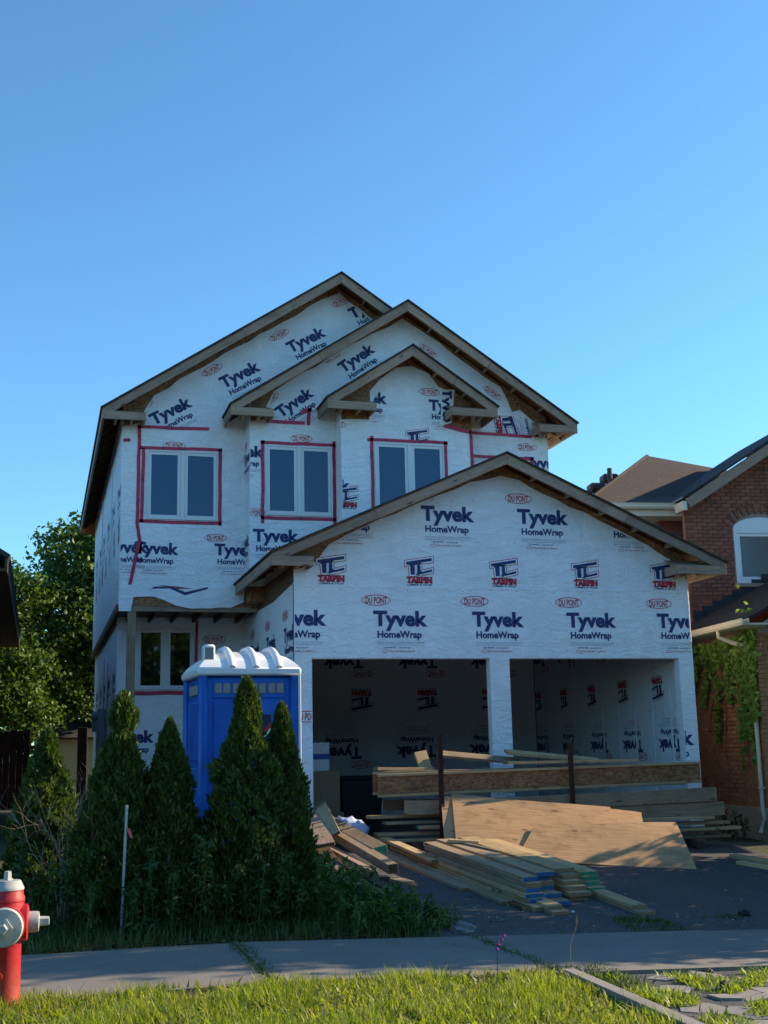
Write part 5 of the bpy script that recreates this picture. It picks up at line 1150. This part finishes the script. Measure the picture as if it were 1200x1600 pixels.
crumple('stone', 'second dark lump at the sidewalk edge above the broken apron', 'stone', (5.0, 8.80, gz(5, 8.8)+.01), (.04, .03, .025), 'black', 15)
crumple('litter', 'tiny white paper scrap at the near end of the stud stack', 'litter', (5.30, 11.95, gz(5.3, 11.9)+.01), (.02, .015, .015), 'sign_white', 17)

# ------------------------------------------------------------------ broken apron and kerb strip
struct(obj('kerb_strip', MB().add([(3.83, 8.88, -.16), (3.93, 8.88, -.16), (3.72, 4.6, -.2), (3.61, 4.6, -.2), (3.83, 8.88, -.015), (3.93, 8.88, -.02), (3.72, 4.6, .01), (3.61, 4.6, .01)], [(0, 1, 2, 3), (4, 5, 6, 7), (0, 1, 5, 4), (1, 2, 6, 5), (2, 3, 7, 6), (3, 0, 4, 7)]), 'concrete_old'))
rs = random.Random(4); cells = {}
for r in range(-1, 12):
    for c in range(-1, 15): cells[(c, r)] = (4.15+.25*c+rs.uniform(-.10, .10)+(.12 if r % 2 else 0), 6.7+.19*r+rs.uniform(-.08, .08))
def clip_half(poly, p, n):
    out = []
    for a, b in zip(poly, poly[1:]+poly[:1]):
        da, db = (a[0]-p[0])*n[0]+(a[1]-p[1])*n[1], (b[0]-p[0])*n[0]+(b[1]-p[1])*n[1]
        if da <= 0: out.append(a)
        if da*db < 0: t = da/(da-db); out.append((a[0]+(b[0]-a[0])*t, a[1]+(b[1]-a[1])*t))
    return out
for (c, r), (x0, y0) in cells.items():
    if rs.random() < (.62 if y0 > 8.3 else .30) or y0 > 8.72 or x0 < 4.15: continue
    pl = [(x0-.4, y0-.4), (x0+.4, y0-.4), (x0+.4, y0+.4), (x0-.4, y0+.4)]
    for (c2, r2), q in cells.items():
        if (c2, r2) != (c, r) and abs(c2-c) < 3 and abs(r2-r) < 3:
            dx, dy = q[0]-x0, q[1]-y0; L_ = math.hypot(dx, dy); g_ = rs.uniform(.004, .018); pl = clip_half(pl, (x0+dx*(.5-g_/L_), y0+dy*(.5-g_/L_)), (dx/L_, dy/L_))
    if len(pl) < 3: continue
    pl = [(p[0]+rs.uniform(-.008, .008), p[1]+rs.uniform(-.008, .008)) for p in pl]
    z_ = gz(x0, y0); tx, ty = rs.uniform(-.06, .06), rs.uniform(-.06, .06); hh = rs.uniform(.008, .022)
    obj('slab_fragment', MB().prism(pl, lambda u, v, w: (u, v, z_+w+(tx*(u-x0)+ty*(v-y0) if w > 0 else 0)), -.03, hh), 'concrete_old', apron_bed)

# ------------------------------------------------------------------ grass, weeds, litter
def blades(name, pts, h, w, mat, lean=.35, kind=True, label=None):
    n = len(pts); P = np.asarray(pts, float); hh = h*RNG.uniform(.45, 1.25, n); ph = RNG.uniform(0, 2*math.pi, n); d = np.stack([np.cos(ph), np.sin(ph), np.zeros(n)], 1)
    s = np.stack([-np.sin(ph), np.cos(ph), np.zeros(n)], 1)*(w*RNG.uniform(.6, 1.3, n))[:, None]; b = d*(hh*lean*RNG.uniform(.1, 1.6, n))[:, None]; z = np.zeros((n, 3)); z[:, 2] = hh
    V = np.stack([P-s, P+s, P+s*.8+b*.35+z*.55, P-s*.8+b*.35+z*.55, P+b+z*.95], 1).reshape(-1, 3); k = np.arange(n)*5
    F = np.concatenate([np.stack([k, k+1, k+2], 1), np.stack([k, k+2, k+3], 1), np.stack([k+3, k+2, k+4], 1)])
    return fast(name, V, F, mat)
def scatter(n, x0, x1, y0, y1, clump=0, keep=None, dz=0):
    x = RNG.uniform(x0, x1, n); y = RNG.uniform(y0, y1, n)
    if clump:
        c = np.sin(x*3.1+y*1.7)+np.sin(x*1.3-y*4.1+2)+np.sin(x*7.7+1)*.6; m = RNG.uniform(-2, 2, n) < c*clump+.6; x, y = x[m], y[m]
    if keep is not None: m = keep(x, y); x, y = x[m], y[m]
    return np.stack([x, y, gzv(x, y)-.01+dz], 1)
def kx(y): return 3.62+(y-4.6)*.0514+.03*np.sin(y*9)+.02*np.sin(y*23)
g1 = scatter(60000, -2.5, 3.9, 6.3, 8.97, 0, lambda x, y: (x < kx(y)) & (np.sin(x*2.7+y*3.1)+np.sin(x*5.3-y*4.4+1)+np.sin(x*9.1+y*2.2) > -1.9))
hmod = .75+.35*(np.sin(g1[:, 0]*2.1+g1[:, 1]*1.3)*np.sin(g1[:, 0]*4.7-g1[:, 1]*3.9+2)+RNG.normal(0, .25, len(g1)))
stuff(blades('boulevard_grass', g1, .115*np.clip(hmod, .3, 1.7), .0042, 'turf', .5), 'sunlit green grass strip between sidewalk and street', 'grass')
g2 = scatter(7000, -2.5, 3.8, 6.3, 9.0, .9, lambda x, y: x < kx(y)); stuff(blades('dandelion_leaves', g2, .09, .015, 'turf', .9), 'broad weed leaves mixed into the sunlit grass strip', 'weeds')
g2b = scatter(6500, -2.5, 3.8, 6.3, 9.0, .6, lambda x, y: x < kx(y)); stuff(blades('dry_grass', g2b, .12, .0035, 'straw', .8), 'dry straw-coloured blades in the sunlit grass strip', 'grass')
g2c = scatter(9000, -2.5, 3.8, 6.3, 8.95, 1.2, lambda x, y: x < kx(y), .05); stuff(leaf_cloud('clover', g2c, .028, 'turf', None, nrm=(0, 0, 1.5), spread=.5, aspect=.9), 'small clover leaves low in the sunlit grass strip', 'weeds')
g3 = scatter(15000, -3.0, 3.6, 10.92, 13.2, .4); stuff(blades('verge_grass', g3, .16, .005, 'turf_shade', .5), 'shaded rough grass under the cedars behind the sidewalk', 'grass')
def dk(x, y): return (np.sin(x*5.1+y*2)+np.sin(x*2.3-y*3.3)) > .75
g4 = np.concatenate([scatter(2600, 3.3, 7.5, 10.9, 11.6, 0, dk), scatter(1500, 4.6, 6.2, 11.35, 11.85, 0, dk), scatter(900, 3.7, 4.3, 8.3, 9.2), scatter(600, 1.6, 1.75, 9.0, 10.9), scatter(350, 3.80, 3.9, 9.0, 10.9)])
stuff(blades('crack_weeds', g4, .07, .007, 'turf_shade', .9), 'low weeds in the cracks along the drive and sidewalk', 'weeds')
g5 = scatter(20000, 4.0, 8.0, 6.6, 8.75, 0, lambda x, y: (np.sin(x*6+y*5)+np.sin(x*3-y*7+1)+np.sin(x*11)) > .15)
stuff(blades('apron_weeds', g5, .075, .008, 'turf', .9), 'weeds growing between the broken apron slabs', 'weeds')
g6 = scatter(2600, -2.5, 3.2, 10.75, 11.25, .5, None, .025); lc = leaf_cloud('leaf_litter', g6, .045, 'litter', None, nrm=(0, 0, 2), spread=.4); stuff(lc, 'dead leaves along the back edge of the sidewalk', 'leaves')
g7 = np.concatenate([scatter(260, 3.6, 9.5, 11.2, 16.3, .6, None, .026), scatter(160, 4.3, 6.4, 11.6, 13.2, 0, None, .026)]); stuff(leaf_cloud('wood_chips', g7, .045, 'chips', None, nrm=(0, 0, 3), spread=.4, fold=.1, aspect=.5), 'pale wood chips and scraps scattered on the drive', 'debris')
g8 = np.concatenate([scatter(1500, 3.6, 9.8, 10.95, 11.5, .3, None, .02), scatter(700, 3.6, 9.8, 11.3, 16.5, .3, None, .022), scatter(900, 4.0, 7.8, 6.6, 8.8, .3, None, .015)]); stuff(leaf_cloud('gravel', g8, .022, 'stone', None, nrm=(0, 0, 1), spread=1.0, fold=.6, aspect=.9), 'loose gravel along the edge of the drive', 'gravel')
# tall weeds, one by one
def weed(label, x, y, h, n=5, spread=.12, leaf=.07, group='tall weeds under the cedars', mat='weed', dens=1.0):
    z0 = gz(x, y)-.02; T = thing('weed', label, 'plant', (x, y, z0), 0, group); P = []
    for i in range(n):
        bx, by = x+random.gauss(0, spread), y+random.gauss(0, spread); hh = h*random.uniform(.6, 1.05); dx, dy = random.gauss(0, .12)*hh, random.gauss(0, .12)*hh
        obj('stem', MB().tube([(bx, by, z0), (bx+dx*.4, by+dy*.4, z0+hh*.5), (bx+dx, by+dy, z0+hh)], [.006, .005, .002], 4), mat, T)
        for k in range(int(hh*70*dens)):
            t = random.random()**.8; r = .10*(1-.6*t)*random.random()**.5; a = random.uniform(0, 6.28); P.append((bx+dx*t+r*math.cos(a), by+dy*t+r*math.sin(a), z0+hh*t+random.gauss(0, .01)+r*.3))
    leaf_cloud('leaves', P, leaf, mat, T, nrm=(0, 0, .8), spread=.8, aspect=.34); return T
ws = [(.10, 11.55, .75), (.45, 11.45, .55), (.85, 11.4, .62), (1.10, 11.35, .85), (1.32, 11.4, .95), (1.62, 11.35, .60), (1.95, 11.3, .80), (2.25, 11.4, .70), (2.05, 11.55, .95), (-.25, 11.8, .8), (.3, 12.2, 1.0), (-.6, 12.3, .9)]
wl_ = ['hydrant', 'bare twigs', 'ribbon rod', 'second cedar, taller stems', 'shortest cedar, tallest stems', 'gap before the tallest cedar', 'tallest cedar, left stem', 'rightmost cedar, left side', 'tallest cedar, behind', 'left frame edge', 'leaning cedar foot', 'far left fence side']
for (x, y, h), nm in zip(ws, wl_): weed(f'tall dark leafy weed at the {nm}', x, y, h, 5, .07, .085)
wb_ = [(2.75, 11.6, .62, 'bright bushy weed at the foot of the rightmost cedar'), (3.0, 12.2, .60, 'tall bright weed in front of the scrap boards'), (3.15, 11.75, .36, 'low bushy weed between scrap boards and sidewalk'), (3.45, 11.5, .36, 'feathery weed at the corner of the driveway'), (3.52, 12.1, .30, 'small weed beside the lowest scrap board'), (2.95, 11.25, .38, 'low weed clump on the sidewalk edge'), (3.35, 11.2, .30, 'flat weed clump left of the grey stone'), (3.66, 11.4, .22, 'ragged weed right of the scrap boards above the stone'), (2.65, 12.4, .55, 'weed behind the bright bushy one next to the scrap heap'), (3.1, 12.5, .36, 'weed poking through the scrap boards')]
for x, y, h, lab in wb_: weed(lab, x, y, h, 11, .13, .085, 'bright weeds beside the scrap boards', 'weed_bright', 1.3)
weed('dark leafy weed at the foot of the brick foundation', 10.6, 17.6, .45, 6, .12, .12, 'weed by the brick wall')
fl_ = thing('purple_flower', 'small purple flower standing above the sunlit grass by the sidewalk', 'flower', (3.3, 8.85, gz(3.3, 8.85))); z0 = gz(3.3, 8.85)
obj('stem', MB().tube([(3.3, 8.85, z0), (3.31, 8.86, z0+.2), (3.36, 8.86, z0+.30)], .003, 5), 'weed', fl_)
for i, (dx, dz) in enumerate(((.0, .21), (.015, .24), (.04, .275), (.06, .30))): obj('blossom', MB().lathe([(.004, 0), (.014, .008), (.012, .018), (.003, .024)], 7, 'Z', (3.31+dx, 8.86, z0+dz)), 'purple', fl_)
sh_ = thing('seed_grass', 'single dry seed stalk rising over the sidewalk joint', 'grass', (3.95, 9.0, gz(3.95, 9))); z0 = gz(3.95, 9)
obj('stalk', MB().tube([(3.95, 9.0, z0), (3.96, 9.0, z0+.22), (4.02, 9.0, z0+.36)], .0016, 4), 'seed', sh_); obj('seed_head', MB().lathe([(.001, 0), (.005, .02), (.005, .05), (.001, .08)], 6, 'Z', (4.02, 9.0, z0+.35)), 'seed', sh_)

# ------------------------------------------------------------------ trees beyond the frame: they shade the drive and show in the porch window
tree('street_tree', 'broad maple right of the picture whose shade covers the driveway', (12.0, 12.3, -.2), [(0, 0, 3.4, 1.5, 1.7, 1.8), (-.3, -1.75, 2.6, 1.2, 1.0, 1.7), (.3, 1.7, 1.9, 1.3, 1.3, 1.3), (.2, -1.5, 4.3, 1.3, 1.0, 1.2), (0, .9, 4.9, 1.2, 1.2, 1.0), (0, -.5, 5.5, 1.1, 1.4, .8), (.4, 0, 1.3, 1.5, 2.6, .9), (.5, 1.6, .9, 1.3, 1.4, .7)], 32000, .19, trunk_h=1.6)
# unseen far side of street, added to block low sky; first tree shows reflected
tree('street_tree', 'large tree across the street, reflected in the dark porch window', (4.6, -15.0, 0), [(0, 0, 6, 3, 3, 3), (-2.4, 0, 4.6, 2.4, 2.2, 2.2), (2.4, .4, 4.8, 2.4, 2.2, 2.2), (.5, 0, 8.4, 2, 2, 1.8), (0, 0, 3, 3, 2, 1.5)], 9000, .4, trunk_h=3.2, tr=.3)
tree('street_tree', 'added unseen large tree across the street left of the reflected one', (-8.0, -15.5, 0), [(0, 0, 6, 3.4, 3, 3), (-2.8, 0, 4.6, 2.8, 2.2, 2.2), (2.8, .4, 4.8, 2.8, 2.2, 2.2), (.5, 0, 8.4, 2.4, 2, 1.8), (0, 0, 3, 3, 2, 1.5)], 9000, .4, trunk_h=3.2, tr=.3)
for x_, lab_, m_ in ((-17, 'added unseen brick house across the street at the far left', 'brick_mass'), (-2, 'added unseen pale house across the street between two trees', 'cream_siding'), (13, 'added unseen brick house across the street opposite the driveway', 'brick_mass'), (28, 'added unseen brick house across the street farthest right', 'brick_mass')):
    X_ = thing('unseen_street_house', lab_, 'house', (x_, -24, 0), 0, 'unseen houses added across the street')
    obj('wall', MB().box((x_-5.6, -29, -.5), (x_+5.6, -19.5, 6.2)), m_, X_); obj('gable', MB().prism([(x_-5.6, 6.2), (x_+5.6, 6.2), (x_, 9.4)], lambda u, v, w: (u, w, v), -29, -19.5), m_, X_)
    for sg in (-1, 1): roof_plane('roof', (x_+sg*6.0, -29.4, 6.0), (x_+sg*6.0, -19.1, 6.0), (x_, -19.1, 9.55), (x_, -29.4, 9.55), .08, 'shingle', X_)
    for wx in (-3.2, 0, 3.2):
        for wz in (1.2, 4.0): w_ = obj('window', MB().cbox((x_+wx-.7, -19.5, wz), (x_+wx+.7, -19.42, wz+1.3), .02), 'vinyl', X_); obj('pane', MB().box((x_+wx-.6, -19.42, wz+.1), (x_+wx+.6, -19.40, wz+1.2)), 'dark_glass', w_)
